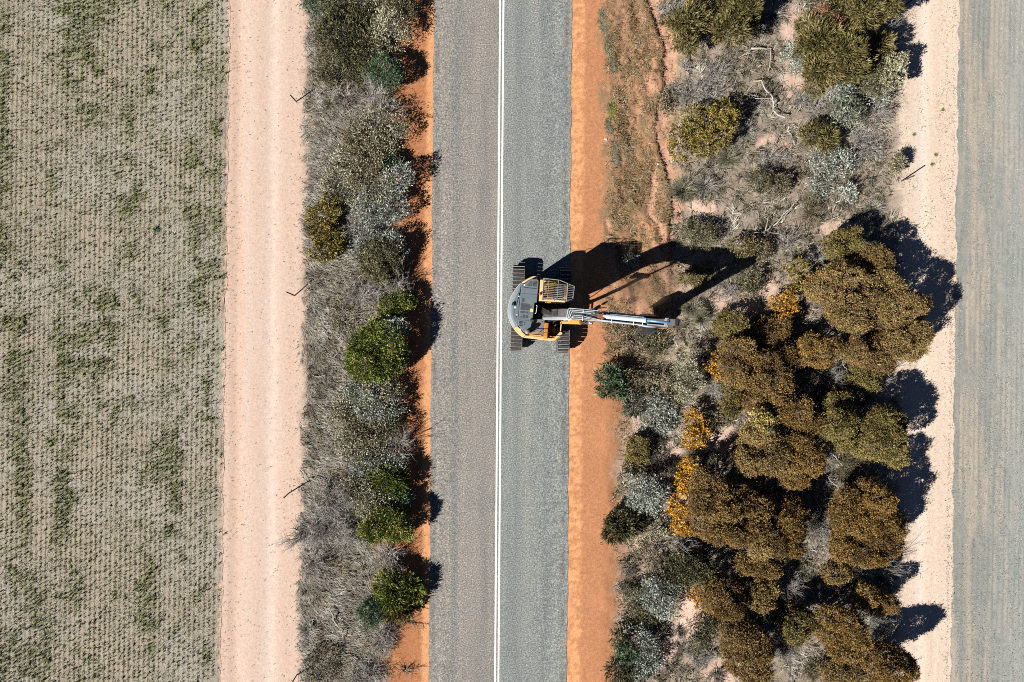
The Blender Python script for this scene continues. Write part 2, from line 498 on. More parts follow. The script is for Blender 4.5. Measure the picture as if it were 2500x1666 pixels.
tag(np_mesh("road_centre_line", V, np.concatenate(F), gp.m), kind="structure")
# ------------------------------------------------------------------ foliage builders
def unit(v): return v / np.maximum(np.linalg.norm(v, axis=-1, keepdims=True), 1e-9)

def leaf_quads(P, D, N, L, W, tint):
    """Rhombic leaves from P along D, faces roughly along N."""
    B = unit(np.cross(D, N)); L = np.broadcast_to(L, (len(P),))[:, None]; W = np.broadcast_to(W, (len(P),))[:, None]
    Nn = unit(np.cross(B, D))
    V = np.stack([P, P + D * L * .45 + B * W * .5 + Nn * L * .06, P + D * L, P + D * L * .45 - B * W * .5 + Nn * L * .06], 1)
    return V.reshape(-1, 3), np.arange(len(P) * 4).reshape(-1, 4), np.repeat(tint, 4)

def seg_tubes(P0, P1, R0, R1, tint):
    """Three-sided tubes for twigs."""
    D = unit(P1 - P0); up = np.where(np.abs(D[:, 2:3]) < .9, [[0, 0, 1.]], [[1., 0, 0]])
    A = unit(np.cross(D, up)); B = np.cross(A, D); V = []
    for P, R in ((P0, R0), (P1, R1)):
        for k in range(3):
            t = 2 * math.pi * k / 3 + .5
            V.append(P + (A * math.cos(t) + B * math.sin(t)) * np.broadcast_to(R, (len(P),))[:, None])
    V = np.stack(V, 1)
    b = np.arange(len(P0))[:, None] * 6
    F = np.concatenate([np.stack([b[:, 0] + k, b[:, 0] + (k + 1) % 3, b[:, 0] + 3 + (k + 1) % 3, b[:, 0] + 3 + k], 1) for k in range(3)])
    return V.reshape(-1, 3), F, np.repeat(tint, 6)

def join(parts):
    V = []; F = []; T = []; o = 0
    for v, f, t in parts:
        V.append(v); F.append(f + o); T.append(t); o += len(v)
    return np.concatenate(V), F, np.concatenate(T)

def blades(P, D, L, W, bend, tint):
    """Curved grass blades: five vertices each. D initial direction, bend added per unit of length."""
    S = unit(np.cross(D, np.array([0, 0, 1.]) + 0 * D) + 1e-6)
    L = np.broadcast_to(L, (len(P),))[:, None]; W = np.broadcast_to(W, (len(P),))[:, None]
    M = P + D * L * .5; D2 = unit(D + bend); T = M + D2 * L * .5
    V = np.stack([P - S * W * .5, P + S * W * .5, M + S * W * .42, M - S * W * .42, T], 1).reshape(-1, 3)
    b = np.arange(len(P)) * 5
    F4 = np.stack([b, b + 1, b + 2, b + 3], 1); F3 = np.stack([b + 3, b + 2, b + 4], 1)
    return V, [F4, F3], np.repeat(tint, 5)

def dirs_upper(rng, n, zmin=-.3):
    z = rng.uniform(zmin, 1, n); t = rng.uniform(0, 2 * np.pi, n); r = np.sqrt(1 - z * z)
    return np.stack([r * np.cos(t), r * np.sin(t), z], 1)

def crown_arrays(rng, lobes, dens, cr, nleaf, L, W, out=.6, up=.4, wild=.8, zmin=-.3, depth=.25, rough=.12, tvar=.25, flat=.6, stray=.05, lobevar=.10):
    """Leaf clumps spread over the lobes (cx,cy,cz,rx,ry,rz). out/up/wild weigh each leaf's direction."""
    parts = []
    for li, (cx, cy, cz, rx, ry, rz) in enumerate(lobes):
        c = np.array([cx, cy, cz]); R = np.array([rx, ry, rz])
        m = max(6, int(2 * np.pi * rx * ry * (.6 + .6 * rz / max(rx, ry)) * dens))
        d = dirs_upper(rng, m, zmin)
        ph = rng.uniform(0, 6, (4, 3)); kk = rng.normal(0, 3.2, (4, 3))
        b = sum(np.sin(d @ kk[i] + ph[i, 0]) for i in range(4)) * .5
        keep = b > -1.15 + rng.uniform(-.3, .3, m)
        q = c + d * R * (1 + rough * b[:, None]) * (1 - depth * rng.uniform(0, 1, m)[:, None] ** 2) * np.where(rng.uniform(0, 1, m) < stray, rng.uniform(1.06, 1.28, m), 1.0)[:, None]
        for lj, l2 in enumerate(lobes):
            if lj != li:
                e = (q - np.array(l2[:3])) / np.array(l2[3:])
                keep &= (e ** 2).sum(1) > .55
        q = q[keep]; d = d[keep]; m = len(q)
        if not m: continue
        nl = np.maximum(2, rng.poisson(nleaf, m))
        ix = np.repeat(np.arange(m), nl); n = len(ix)
        P = q[ix] + rng.normal(0, 1, (n, 3)) * cr * np.array([1, 1, .7])
        D = unit(d[ix] * out + np.array([0, 0, up]) + rng.normal(0, 1, (n, 3)) * wild)
        N = unit(d[ix] * .6 + np.array([0, 0, flat]) + rng.normal(0, .55, (n, 3)))
        lt = rng.normal(0, lobevar); ct = rng.normal(0, tvar * .75, m); tt = np.clip(.5 + lt + ct[ix] + rng.normal(0, tvar * .7, n), 0, 1)
        sc = rng.uniform(.65, 1.3, n)
        parts.append(leaf_quads(P, D, N, L * sc, W * sc, tt))
    return parts

def branch_segs(rng, P, D, Len, R, levels, segs=3, jit=.25, grav=0.0):
    """Recursive twigs, vectorised level by level. levels = [(children, length ratio, spread), ...]"""
    out = []
    for lv in range(len(levels) + 1):
        pts = [P]; d = D
        for s in range(segs):
            d = unit(d + rng.normal(0, jit, d.shape) + np.array([0, 0, grav]))
            pts.append(pts[-1] + d * (Len / segs)[:, None])
        t = rng.uniform(0, 1, len(P))
        for s in range(segs):
            out.append((pts[s], pts[s + 1], R * (1 - .7 * s / segs), R * (1 - .7 * (s + 1) / segs), t))
        if lv < len(levels):
            nc, ratio, spread = levels[lv]
            ix = np.repeat(np.arange(len(P)), nc); n = len(ix)
            f = rng.uniform(.25, 1.0, n) * segs
            s0 = np.minimum(f.astype(int), segs - 1); fr = f - s0
            A = np.stack(pts, 1)
            Pn = A[ix, s0] * (1 - fr[:, None]) + A[ix, s0 + 1] * fr[:, None]
            d0 = unit(A[ix, s0 + 1] - A[ix, s0])
            D = unit(d0 + rng.normal(0, spread, (n, 3)))
            Len = Len[ix] * ratio * rng.uniform(.6, 1.3, n); R = R[ix] * .55; P = Pn
    return [np.concatenate([o[i] for o in out]) for i in range(5)]

def foliage_mat(name, stops, rough=.75, spec=.25):
    g = G(name, rough, spec)
    t = g.attr("tint")
    n = g.step(g.noise(g.pos(), 1.5, 4, .65), .28, .72)
    t = g.math('ADD', g.math('MULTIPLY', t, .68), g.math('MULTIPLY', n, .32))
    g.color(g.ramp(t, stops))
    return g.m
FM = dict(
    mallee=foliage_mat("mallee_leaf", [(.12, (0.057, 0.036, 0.012)), (.38, (0.150, 0.092, 0.030)), (.6, (0.212, 0.133, 0.044)), (.85, (0.293, 0.200, 0.074))]),
    mallee_gold=foliage_mat("mallee_golden_leaf", [(.12, (0.069, 0.042, 0.010)), (.38, (0.165, 0.097, 0.026)), (.6, (0.237, 0.143, 0.040)), (.85, (0.337, 0.218, 0.070))]),
    mallee_olive=foliage_mat("mallee_olive_leaf", [(.12, (0.044, 0.036, 0.010)), (.38, (0.119, 0.095, 0.026)), (.6, (0.181, 0.143, 0.042)), (.85, (0.268, 0.218, 0.079))]),
    mallee_tan=foliage_mat("mallee_tan_leaf", [(.12, (0.075, 0.053, 0.021)), (.38, (0.174, 0.116, 0.041)), (.6, (0.244, 0.164, 0.060)), (.85, (0.337, 0.239, 0.094))]),
    needle=foliage_mat("olive_needle", [(.12, (0.044, 0.040, 0.011)), (.38, (0.132, 0.116, 0.035)), (.6, (0.204, 0.171, 0.064)), (.85, (0.319, 0.259, 0.121))]),
    green=foliage_mat("green_leaf", [(.12, (0.030, 0.051, 0.010)), (.38, (0.113, 0.155, 0.025)), (.6, (0.207, 0.242, 0.046)), (.85, (0.377, 0.389, 0.107))]),
    bluegreen=foliage_mat("teal_leaf", [(.12, (0.015, 0.035, 0.020)), (.38, (0.057, 0.108, 0.057)), (.6, (0.127, 0.196, 0.108)), (.85, (0.253, 0.329, 0.202))]),
    silver=foliage_mat("silver_leaf", [(.12, (0.095, 0.111, 0.086)), (.38, (0.223, 0.246, 0.207)), (.6, (0.357, 0.393, 0.339)), (.85, (0.524, 0.575, 0.517))]),
    sage=foliage_mat("sage_leaf", [(.12, (0.102, 0.090, 0.053)), (.38, (0.241, 0.217, 0.131)), (.6, (0.364, 0.353, 0.228)), (.85, (0.553, 0.554, 0.401))]),
    scrub=foliage_mat("brown_scrub_leaf", [(.12, (0.058, 0.048, 0.027)), (.38, (0.143, 0.118, 0.068)), (.6, (0.221, 0.187, 0.111)), (.85, (0.351, 0.321, 0.210))]),
    dark=foliage_mat("dark_olive_leaf", [(.12, (0.023, 0.024, 0.011)), (.38, (0.078, 0.075, 0.032)), (.6, (0.130, 0.123, 0.059)), (.85, (0.247, 0.241, 0.142))]),
    orange=foliage_mat("orange_flower_leaf", [(.12, (.12, .055, .006)), (.36, (.42, .20, .012)), (.55, (.62, .31, .02)), (.8, (.75, .43, .05))]),
    yellow=foliage_mat("yellow_flower_leaf", [(.12, (.14, .11, .03)), (.36, (.36, .28, .08)), (.55, (.52, .42, .14)), (.8, (.64, .54, .24))]),
    knob=foliage_mat("knobbly_leaf", [(.12, (0.052, 0.040, 0.009)), (.38, (0.167, 0.127, 0.025)), (.6, (0.265, 0.207, 0.046)), (.85, (0.380, 0.310, 0.098))]),
    twig=foliage_mat("dead_twig", [(.1, (0.147, 0.133, 0.117)), (.4, (0.284, 0.265, 0.239)), (.65, (0.420, 0.398, 0.367)), (.9, (0.588, 0.573, 0.530))], .85),
    bark=foliage_mat("grey_bark", [(.1, (.09, .072, .055)), (.5, (.18, .15, .12)), (.9, (.30, .26, .22))], .9),
    log=foliage_mat("bleached_wood", [(.1, (.20, .175, .15)), (.5, (.33, .30, .265)), (.9, (.46, .43, .39))], .85),
    grass=foliage_mat("dry_grass", [(.1, (0.068, 0.061, 0.049)), (.35, (0.171, 0.159, 0.133)), (.6, (0.297, 0.281, 0.240)), (.85, (0.486, 0.463, 0.406))], .85),
    straw=foliage_mat("straw_mulch", [(.1, (.10, .062, .028)), (.4, (.21, .145, .075)), (.65, (.32, .23, .13)), (.9, (.47, .37, .24))], .85),
    crop=foliage_mat("crop_blade", [(.05, (.026, .036, .012)), (.18, (.075, .095, .024)), (.34, (.19, .235, .050)), (.48, (.24, .225, .155)), (.8, (.41, .385, .315)), (1, (.66, .64, .58))], .8),
    bluegreen2=foliage_mat("grey_green_leaf", [(.12, (.035, .042, .028)), (.38, (.11, .13, .09)), (.6, (.19, .215, .155)), (.85, (.32, .345, .27))]),
    needle2=foliage_mat("yellow_olive_leaf", [(.12, (.045, .038, .014)), (.38, (.14, .115, .045)), (.6, (.215, .18, .075)), (.85, (.32, .27, .13))]),  # yellowish olive, the leaf's own colour
    orange2=foliage_mat("amber_flower_leaf", [(.12, (.09, .048, .008)), (.36, (.30, .155, .018)), (.55, (.47, .235, .025)), (.8, (.60, .34, .055))]),
    rust=foliage_mat("rusty_leaf", [(.12, (.08, .03, .015)), (.38, (.20, .085, .045)), (.6, (.30, .14, .08)), (.85, (.40, .23, .15))]),
    under=foliage_mat("mixed_undergrowth", [(.1, (.060, .054, .036)), (.33, (.16, .14, .10)), (.5, (.27, .238, .18)), (.68, (.42, .385, .31)), (.9, (.66, .625, .545))], .85),
    straw2=foliage_mat("brown_dry_grass", [(.1, (.055, .042, .026)), (.35, (.15, .118, .078)), (.6, (.27, .225, .155)), (.85, (.46, .40, .30))], .85),
    tuss=foliage_mat("green_tussock", [(.1, (.06, .065, .035)), (.4, (.14, .14, .085)), (.65, (.23, .22, .15)), (.9, (.36, .35, .26))], .8),
)
ORI = dict(L1=(700, 0), L2=(700, 420), L3=(700, 840), L4=(700, 1246), R1=(1380, 0), R2=(1900, 0), R3=(1380, 420), R4=(1900, 420), R5=(1380, 840), R6=(1900, 840), R7=(1380, 1246), R8=(1900, 1246), P=(0, 0))
ZM = 3.7333
def lobe_list(reg, spots, h, flatten=.75, grow=1.12):
    """Zoomed-photo spots (x, y, r or (rx, ry)[, height factor]) to lobes in metres standing in the place."""
    ox, oy = ORI[reg]; f = 1.0 if reg == 'P' else ZM; out = []
    h *= .54 if reg[0] == 'L' else 1.0
    grow *= 1.14 if reg[0] == 'L' else 1.0
    jr = np.random.default_rng(int(abs(spots[0][0]) * 13 + abs(spots[0][1]) * 7))
    for s in spots:
        x, y, r = s[:3]; hf = s[3] if len(s) > 3 else 1.0
        rx, ry = (r, r) if not isinstance(r, tuple) else r
        zt = h * hf * (jr.uniform(.70, 1.10) if len(spots) > 2 else 1)
        k = (CAM_H - zt * .75) / CAM_H
        rx = rx / f / PPM * k * grow; ry = ry / f / PPM * k * grow
        rz = min(zt * .55, flatten * (rx + ry) / 2)
        cz = zt - rz
        p = at(ox + x / f, oy + y / f, cz + rz * .5)
        g0 = float(height(p[0], p[1]))
        out.append((p[0], p[1], cz + g0, rx, ry, rz))
    return out

NP = [0]
def put_plant(name, label, cat, group, lobes, foliage, fmat, stems, smat, part="foliage", stem_part="stems"):
    b = np.mean([l[:2] for l in lobes], axis=0)
    z0 = float(height(b[0], b[1])) - .02
    root = tag(empty(name, (b[0], b[1], z0)), label, cat, group)
    off = np.array([b[0], b[1], z0])
    if foliage:
        V, F, T = join(foliage)
        np_mesh(part, V - off, F, fmat, root, T)
    if stems:
        V, F, T = join(stems)
        np_mesh(stem_part, V - off, F, smat, root, T)
    NP[0] += 1
    return root

def limbs(rng, lobes, r0, n_per=2, base_spread=.25, forks=2):
    """Tapered bent trunks from the ground into every lobe, with a few fork twigs."""
    b = np.mean([l[:2] for l in lobes], axis=0)
    z0 = float(height(b[0], b[1])) - .05
    P0, P1, R0, R1, T = [], [], [], [], []
    for l in lobes:
        for k in range(n_per):
            s = np.array([b[0] + rng.normal(0, base_spread), b[1] + rng.normal(0, base_spread), z0])
            s[:2] += (np.array(l[:2]) - b) * .45
            e = np.array([l[0], l[1], l[2]]) + rng.normal(0, .3, 3) * np.array(l[3:])
            m1 = s + (e - s) * np.array([.25, .25, .45]) + rng.normal(0, .08, 3); m2 = s + (e - s) * np.array([.65, .65, .8]) + rng.normal(0, .08, 3)
            pp = [s, m1, m2, e]
            for i in range(3):
                P0.append(pp[i]); P1.append(pp[i + 1]); R0.append(r0 * (1 - .25 * i)); R1.append(r0 * (1 - .25 * (i + 1))); T.append(rng.uniform())
            for q in range(forks):
                d = rng.normal(0, 1, 3); d[2] = abs(d[2]) * .4
                P0.append(m2); P1.append(m2 + unit(d) * np.array(l[3:]).mean() * .8); R0.append(r0 * .4); R1.append(r0 * .1); T.append(rng.uniform())
    return [seg_tubes(np.array(P0), np.array(P1), np.array(R0), np.array(R1), np.array(T))]

SEED = [100]
def rng_next():
    SEED[0] += 7
    return np.random.default_rng(SEED[0])

def mallee(label, reg, spots, h, mat="mallee", group="domed mallee trees in the roadside scrub"):
    r = rng_next(); L = lobe_list(reg, spots, h * .76, 1.15, 1.14)
    tw = []
    fol = crown_arrays(r, L, 115, .065, 17, .072, .046, out=.6, up=.45, wild=.75, zmin=-.45, depth=.16, rough=.16, tvar=.30, flat=.9, stray=.07, lobevar=.16)
    for l in L[::2]:
        m = 7
        Pt = np.array([[l[0], l[1], l[2]]]) + r.normal(0, .35, (m, 3)) * np.array(l[3:])
        tw.append(seg_tubes(*branch_segs(r, Pt, unit(dirs_upper(r, m, .1) * np.array(l[3:])), np.full(m, max(l[3:])) * r.uniform(.8, 1.25, m), np.full(m, .014), [(4, .45, .5), (3, .5, .6)], 3, .2)))
    # paler dead sprigs poking through the canopy
    put_plant("mallee_tree", label, "tree", group, L, fol, FM[mat], limbs(r, L, .05 + .012 * h, 2, .2, 3) + tw, FM["bark"], "crown", "trunk")

def needle(label, reg, spots, h, mat="needle", group="feathery needle bushes", L_=.26, W_=.035, dens=34, n=13):
    r = rng_next(); L = lobe_list(reg, spots, h, .8); dens *= 1.5
    fol = []
    for l in L:
        f = crown_arrays(r, [l], dens, .07, n, L_, W_, out=.9, up=.25, wild=.42, zmin=-.2, depth=.5, rough=.2, tvar=.36)
        fol += f
    put_plant("needle_bush", label, "bush", group, L, fol, FM[mat], limbs(r, L, .035, 2, .15, 2), FM["bark"])

def leafy(name, label, reg, spots, h, mat, group, dens=50, cr=.07, n=9, L_=.10, W_=.05, out=.7, up=.4, wild=.8, depth=.45, rough=.22, tvar=.34, twigs=0, cat="shrub"):
    r = rng_next(); L = lobe_list(reg, spots, h, .8)
    fol = crown_arrays(r, L, dens * 1.7, cr, n, L_, W_, out=out, up=up, wild=wild, zmin=-.1, depth=depth, rough=rough, tvar=tvar)
    st = limbs(r, L, .022, 3, .15, 2)
    if twigs:
        for l in L:
            m = int(twigs)
            P = np.repeat(np.array([[l[0], l[1], l[2] - l[5] * .7]]), m, 0) + r.normal(0, .12, (m, 3)) * np.array(l[3:])
            D = unit(dirs_upper(r, m, .05) * np.array(l[3:]))
            s = branch_segs(r, P, D, np.full(m, (l[3] + l[4]) * .5) * r.uniform(.6, 1.25, m), np.full(m, .012), [(4, .5, .5), (3, .5, .6)], 3, .2)
            st.append(seg_tubes(*s))
    put_plant(name, label, cat, group, L, fol, FM[mat], st, FM["twig"] if twigs else FM["bark"])

def silver(label, reg, spots, h=1.3, mat="silver", group="pale silvery shrubs", dens=36, twigs=7, **kw):
    leafy("silver_shrub", label, reg, spots, h, mat, group, dens=dens, cr=.085, n=7, L_=.115, W_=.042, out=.9, up=.35, wild=.6, twigs=twigs, **kw)
def knobbly(label, reg, spots, h=1.4, mat="knob", group="knobbly flowering shrubs", n=20, dens=20):
    leafy("flowering_shrub", label, reg, spots, h, mat, group, dens=dens, cr=.062, n=n, L_=.10, W_=.05, out=.7, up=.6, wild=.6, depth=.2, rough=.25, tvar=.28)
def dense(label, reg, spots, h=2.2, mat="green", group="dense green shrubs", L_=.10, W_=.045, **kw):
    leafy("green_shrub", label, reg, spots, h, mat, group, dens=70, cr=.065, n=11, L_=L_, W_=W_, out=.8, up=.5, wild=.55, depth=.4, rough=.12, **kw)
def scrubby(label, reg, spots, h=1.0, mat="scrub", group="brown scrub bushes", **kw):
    a = dict(dens=42, cr=.09, n=8, L_=.10, W_=.042, twigs=8); a.update(kw)
    leafy("scrub_bush", label, reg, spots, h, mat, group, **a)

def dead(label, reg, spots, h=.9, mat="twig", group="leafless grey shrubs", stems=26, rad=.011, lv=((5, .55, .5), (4, .5, .6)), name="dead_shrub", lean=(0, 0)):
    r = rng_next(); L = lobe_list(reg, spots, h, .8); st = []
    for l in L:
        m = stems
        P = np.array([[l[0], l[1], float(height(l[0], l[1]))]]) + r.normal(0, .10, (m, 3)) * np.array([l[3], l[4], 0])
        D = dirs_upper(r, m, .12) * np.array([l[3], l[4], h * .75]) + np.array([lean[0], lean[1], 0])
        ln = np.linalg.norm(D, axis=1) * r.uniform(.65, 1.1, m)
        st.append(seg_tubes(*branch_segs(r, P, unit(D), ln, np.full(m, rad * 1.9) * r.uniform(.6, 1.3, m), list(lv), 3, .18)))
    put_plant(name, label, "dead shrub", group, L, None, None, st, FM[mat], stem_part="twigs")

def tussock(label, reg, spots, h=.6, mat="grass", group="spiky grass tussocks", n=420, W_=.022, name="grass_tussock", cat="tussock"):
    r = rng_next(); L = lobe_list(reg, spots, h, .8); ps = []
    b = np.mean([l[:2] for l in L], axis=0); z0 = float(height(b[0], b[1])) - .02
    root = None; V = []; F4 = []; F3 = []; T = []; o = 0
    for l in L:
        t = r.uniform(0, 2 * np.pi, n); rr = np.abs(r.normal(0, .18, n))
        P = np.stack([l[0] + np.cos(t) * rr * l[3], l[1] + np.sin(t) * rr * l[4], np.full(n, float(height(l[0], l[1])) - .01)], 1)
        D = dirs_upper(r, n, .1) * np.array([l[3], l[4], h]); ln = np.linalg.norm(D, axis=1) * r.uniform(.7, 1.25, n)
        v, f, tt = blades(P, unit(D), ln, W_, np.array([0, 0, -.5]) + r.normal(0, .12, (n, 3)), r.uniform(0, 1, n))
        V.append(v); F4.append(f[0] + o); F3.append(f[1] + o); T.append(tt); o += len(v)
    ob = np_mesh(name, np.concatenate(V) - np.array([b[0], b[1], z0]), [np.concatenate(F4), np.concatenate(F3)], FM[mat], None, np.concatenate(T))
    ob.location = (b[0], b[1], z0)
    tag(ob, label, cat, group); NP[0] += 1

def log(label, reg, chains, z=.18, name="fallen_branch", group="bleached fallen branches", mat="log", cat="branch"):
    """chains: lists of zoom points with radius in metres; the first is the stem."""
    r = rng_next(); ox, oy = ORI[reg]; ps = []
    for ci, ch in enumerate(chains):
        pts = []; rad = []
        for i, (x, y, rr) in enumerate(ch):
            p = at(ox + x / ZM, oy + y / ZM, z); p[2] = float(height(p[0], p[1])) + z * r.uniform(.5, 1.5) + rr * .5
            pts.append(p); rad.append(rr * .62)
        P = []; R = []
        for i in range(len(pts) - 1):
            for s in range(3):
                f = s / 3
                q = pts[i] * (1 - f) + pts[i + 1] * f
                P.append(q + (r.normal(0, .025, 3) if s else 0)); R.append((rad[i] * (1 - f) + rad[i + 1] * f) * r.uniform(.9, 1.1))
        P.append(pts[-1]); R.append(rad[-1])
        mb = MB(); mb.tube(P, R, 7)
        n = len(mb.v); fs = [f for f in mb.f if len(f) == 4]
        ps.append((np.array(mb.v), np.array(fs), np.repeat(r.uniform(.2, 1, n // 7 + 1), 7)[:n]))
        m = max(2, len(P) // 2); ix = r.integers(1, len(P), m); P = np.array(P)
        if ci < 99:
            s = branch_segs(r, P[ix], unit(r.normal(0, 1, (m, 3)) * np.array([1, 1, .35])), r.uniform(.2, .6, m), np.full(m, .014), [(2, .6, .5)], 3, .25)
            ps.append(seg_tubes(*s))
    V, F, T = join(ps)
    b = V.mean(0); b[2] = 0
    o = np_mesh(name, V - b, F, FM[mat], None, T); o.location = b
    tag(o, label, cat, group)
# ------------------------------------------------------------------ LEFT roadside strip, top of the photograph to the bottom
silver("pale green-grey shrub spilling onto the left sandy track at the photo's top edge", 'L1', [(250, 30, (100, 70)), (340, 20, 70)], .9, "bluegreen")
scrubby("brown-topped scrub bush cut by the top edge, left of the road", 'L1', [(460, 30, 120), (600, 50, 120)], 1.4, "dark")
silver("small bluish-grey shrub on the strip just under the cut-off brown bush", 'L1', [(850, 120, (110, 80)), (800, 40, 60)], 1.2, "sage")
scrubby("olive bush reaching over the orange shoulder near the photo's top edge", 'L1', [(1040, 30, (110, 80)), (1090, 90, 60)], 1.7, "dark")
scrubby("broad tangled dark olive bush, biggest of the strip's upper end", 'L1', [(460, 260, 150), (640, 280, 160), (560, 420, 150), (720, 420, 120)], 2.0, "dark", dens=46, n=9, L_=.14, W_=.04, out=.9, wild=.5, twigs=4)
scrubby("grey-green bush overhanging the shoulder with ragged twig shadow beside the tangled bush", 'L1', [(930, 270, 140), (980, 200, 90), (880, 400, 120)], 2.1, "sage", dens=36)
scrubby("low olive-brown bush between the teal bush and the left sandy track", 'L1', [(420, 600, 130), (480, 700, 90), (380, 690, 70)], 1.1, "dark")
scrubby("shadowed brown bush directly left of the small teal bush", 'L1', [(640, 610, 110), (680, 700, 80)], 1.0, "dark", dens=30)
dense("rounded teal-green bush at the shoulder, above the first bent fence post's level", 'L1', [(890, 640, (120, 115)), (960, 690, 70)], 2.3, "bluegreen", L_=.11, W_=.03)
dead("pinkish-brown leafless bush below the low olive-brown bush", 'L1', [(540, 870, (100, 110))], .8, "twig")
dead("wide grey twig bush below the teal-green bush", 'L1', [(780, 880, 150), (880, 960, 110)], 1.2, stems=34)
tussock("clump of dark long grass beside the first left fence post's shadow", 'L1', [(390, 950, 70)], .5, "tuss")
scrubby("thin see-through tan bush throwing lacy shadow across the shoulder, upper one", 'L1', [(900, 1100, 150), (760, 1180, 140), (980, 1230, 100)], 2.4, "sage", dens=24, n=5, twigs=16)
scrubby("tan leafy bush in the strip's middle beneath the lacy tan bush", 'L1', [(660, 1290, 150), (800, 1290, 110)], 1.4, "scrub")
silver("pale sage bush with tan flecks left of the dark green shoulder clump", 'L1', [(620, 1430, 140), (760, 1440, 130), (860, 1400, 100)], 1.6, "sage")
dense("small dark green clump in shade against the orange shoulder", 'L1', [(940, 1500, (80, 70))], 1.2, "bluegreen")
silver("cream-green bush on the strip above the mustard knobbly shrub", 'L2', [(470, 70, 130), (560, 160, 100)], 1.2, "sage")
silver("sage bush with lacy shadow reaching the sealed edge beside the road", 'L2', [(760, 60, 150), (860, 130, 120)], 2.3, "sage", dens=28)
silver("blue-grey bush leaning over the shoulder with shadow touching the seal", 'L2', [(1000, 50, 110), (1060, 20, 70)], 2.4, "silver", dens=28)
silver("large whitish bush in the strip right of the mustard knobbly shrub", 'L2', [(800, 310, 130), (930, 320, 130), (1010, 330, 90), (700, 330, 80)], 1.9, "silver", dens=40)
knobbly("mustard knobbly shrub, the only one beside the left sandy track", 'L2', [(330, 390, (110, 70)), (300, 540, (80, 70)), (400, 600, (100, 100)), (330, 720, (80, 70)), (380, 280, 60), (450, 660, 60)], 1.3, "knob", "mustard shrub of the left strip", dens=26)
tussock("dark grass tussock right above the mustard knobbly shrub", 'L2', [(510, 290, (90, 70))], .6, "tuss")
dead("greyish-brown twig bush between the mustard shrub and the olive dome bush", 'L2', [(640, 480, 120), (800, 480, 120)], 1.1)
silver("silver sprigged bush capping the olive-brown dome bush, left strip", 'L2', [(740, 660, 120), (700, 580, 80)], 1.4, "silver", dens=30)
silver("star-like pale green sprig bush at the top of the broad dark shadow", 'L2', [(980, 650, (80, 90))], 2.1, "silver", dens=34)
mallee("olive-brown dome bush throwing a broad dark shadow onto the shoulder, left of the road", 'L2', [(880, 820, (150, 140)), (820, 760, 110), (920, 740, 90), (880, 920, 80)], 2.9, "dark", "olive dome bush of the left strip")
dead("pale grey twig bush below the olive-brown dome bush", 'L2', [(680, 1090, 150), (820, 1120, 140)], 1.1, stems=34)
dead("grey twig bush at the shoulder above the bright olive bush", 'L2', [(960, 1030, (130, 110)), (1020, 1090, 80)], 1.5, stems=30)
dense("loose olive bush joined to the top of the bright olive dense bush", 'L2', [(940, 1240, 90), (1060, 1170, 80)], 1.7, "green")
scrubby("brown scrub bush left of the bright olive dense bush", 'L2', [(520, 1300, 110)], .7, "scrub", dens=24)
dense("bright olive dense bush, largest and roundest bush of the left strip", 'L3', [(760, 60, (170, 150)), (900, 20, 150), (880, 140, (150, 140)), (720, 200, (130, 110)), (960, 110, 110), (830, -60, 130)], 3.0, "green")
silver("silver sprigs growing up through the bright olive bush's shadow side", 'L2', [(990, 1460, (80, 100))], 2.9, "silver", dens=34)
log("small bleached forked branch lying in grey grass by the left track", 'L3', [[(245, 285, .035), (290, 300, .05), (350, 285, .03)]])
silver("small bluish-white bush tucked below the bright olive bush", 'L3', [(640, 420, (90, 85))], 1.3, "silver")
scrubby("brown-and-silver bush between the bluish-white bush and the shoulder", 'L3', [(820, 420, 120), (940, 440, 90)], 1.6, "sage", dens=36)
silver("silver-grey bush hanging over dark shade on the shoulder, lower middle of strip", 'L3', [(900, 560, 140), (760, 560, 110)], 1.8, "silver", dens=40)
scrubby("dull grey bush beside the combed grass, left of the overhanging silver-grey bush", 'L3', [(560, 580, 120), (480, 640, 70)], 1.0, "sage", dens=32)
scrubby("wide rusty tan bush across the strip below the silver-grey bush", 'L3', [(640, 750, 130), (800, 740, 140), (900, 700, 80)], 1.4, "scrub", dens=44)
scrubby("dark brown bush at the shoulder beside the rusty tan bush's right end", 'L3', [(980, 740, (90, 80))], 1.5, "dark", dens=34)
scrubby("fine speckled grey-brown bush above the blue-green silver bush", 'L3', [(600, 930, 130), (760, 930, 130)], 1.4, "sage", dens=40)
dead("fan of pale bare twigs pointing at the road above the blue-green silver bush", 'L3', [(1020, 920, (110, 90))], 1.7, stems=26)
silver("blue-green silver bush with bright sprigs, above the olive needle bush", 'L3', [(720, 1110, (120, 100)), (880, 1090, (150, 110)), (1000, 1100, 70)], 2.0, "silver", dens=42)
needle("yellow-olive needle bush at the shoulder in the lower left strip", 'L3', [(920, 1240, (120, 85)), (1000, 1260, 70)], 2.0, "green", "needle bushes of the left strip")
silver("speckled silver-brown bush left of the olive needle bush", 'L3', [(640, 1330, 120), (730, 1410, 120)], 1.6, "sage", dens=40)
silver("dusty blue-green bush in shade below the olive needle bush", 'L3', [(1020, 1390, (100, 90))], 1.9, "bluegreen", dens=34)
silver("pale speckled bush crowning the lime green bush, lower left strip", 'L3', [(850, 1450, (150, 90)), (800, 1520, 100)], 2.1, "sage", dens=44)
dense("lime green bush with pale speckled crown beside the lower shoulder", 'L4', [(800, 180, (100, 90)), (930, 150, (130, 110)), (1040, 170, (80, 100)), (930, 50, 120)], 2.4, "green", L_=.16, W_=.035)
dead("big dark grey tangle of bare twigs beside the grey-grass track edge, lower left", 'L3', [(400, 1450, 160), (540, 1400, 80)], 1.4, stems=44)
dead("largest pale grey twig thicket left of the lime green bush", 'L4', [(330, 90, 160), (480, 180, 150), (250, 220, 110)], 1.2, stems=46)
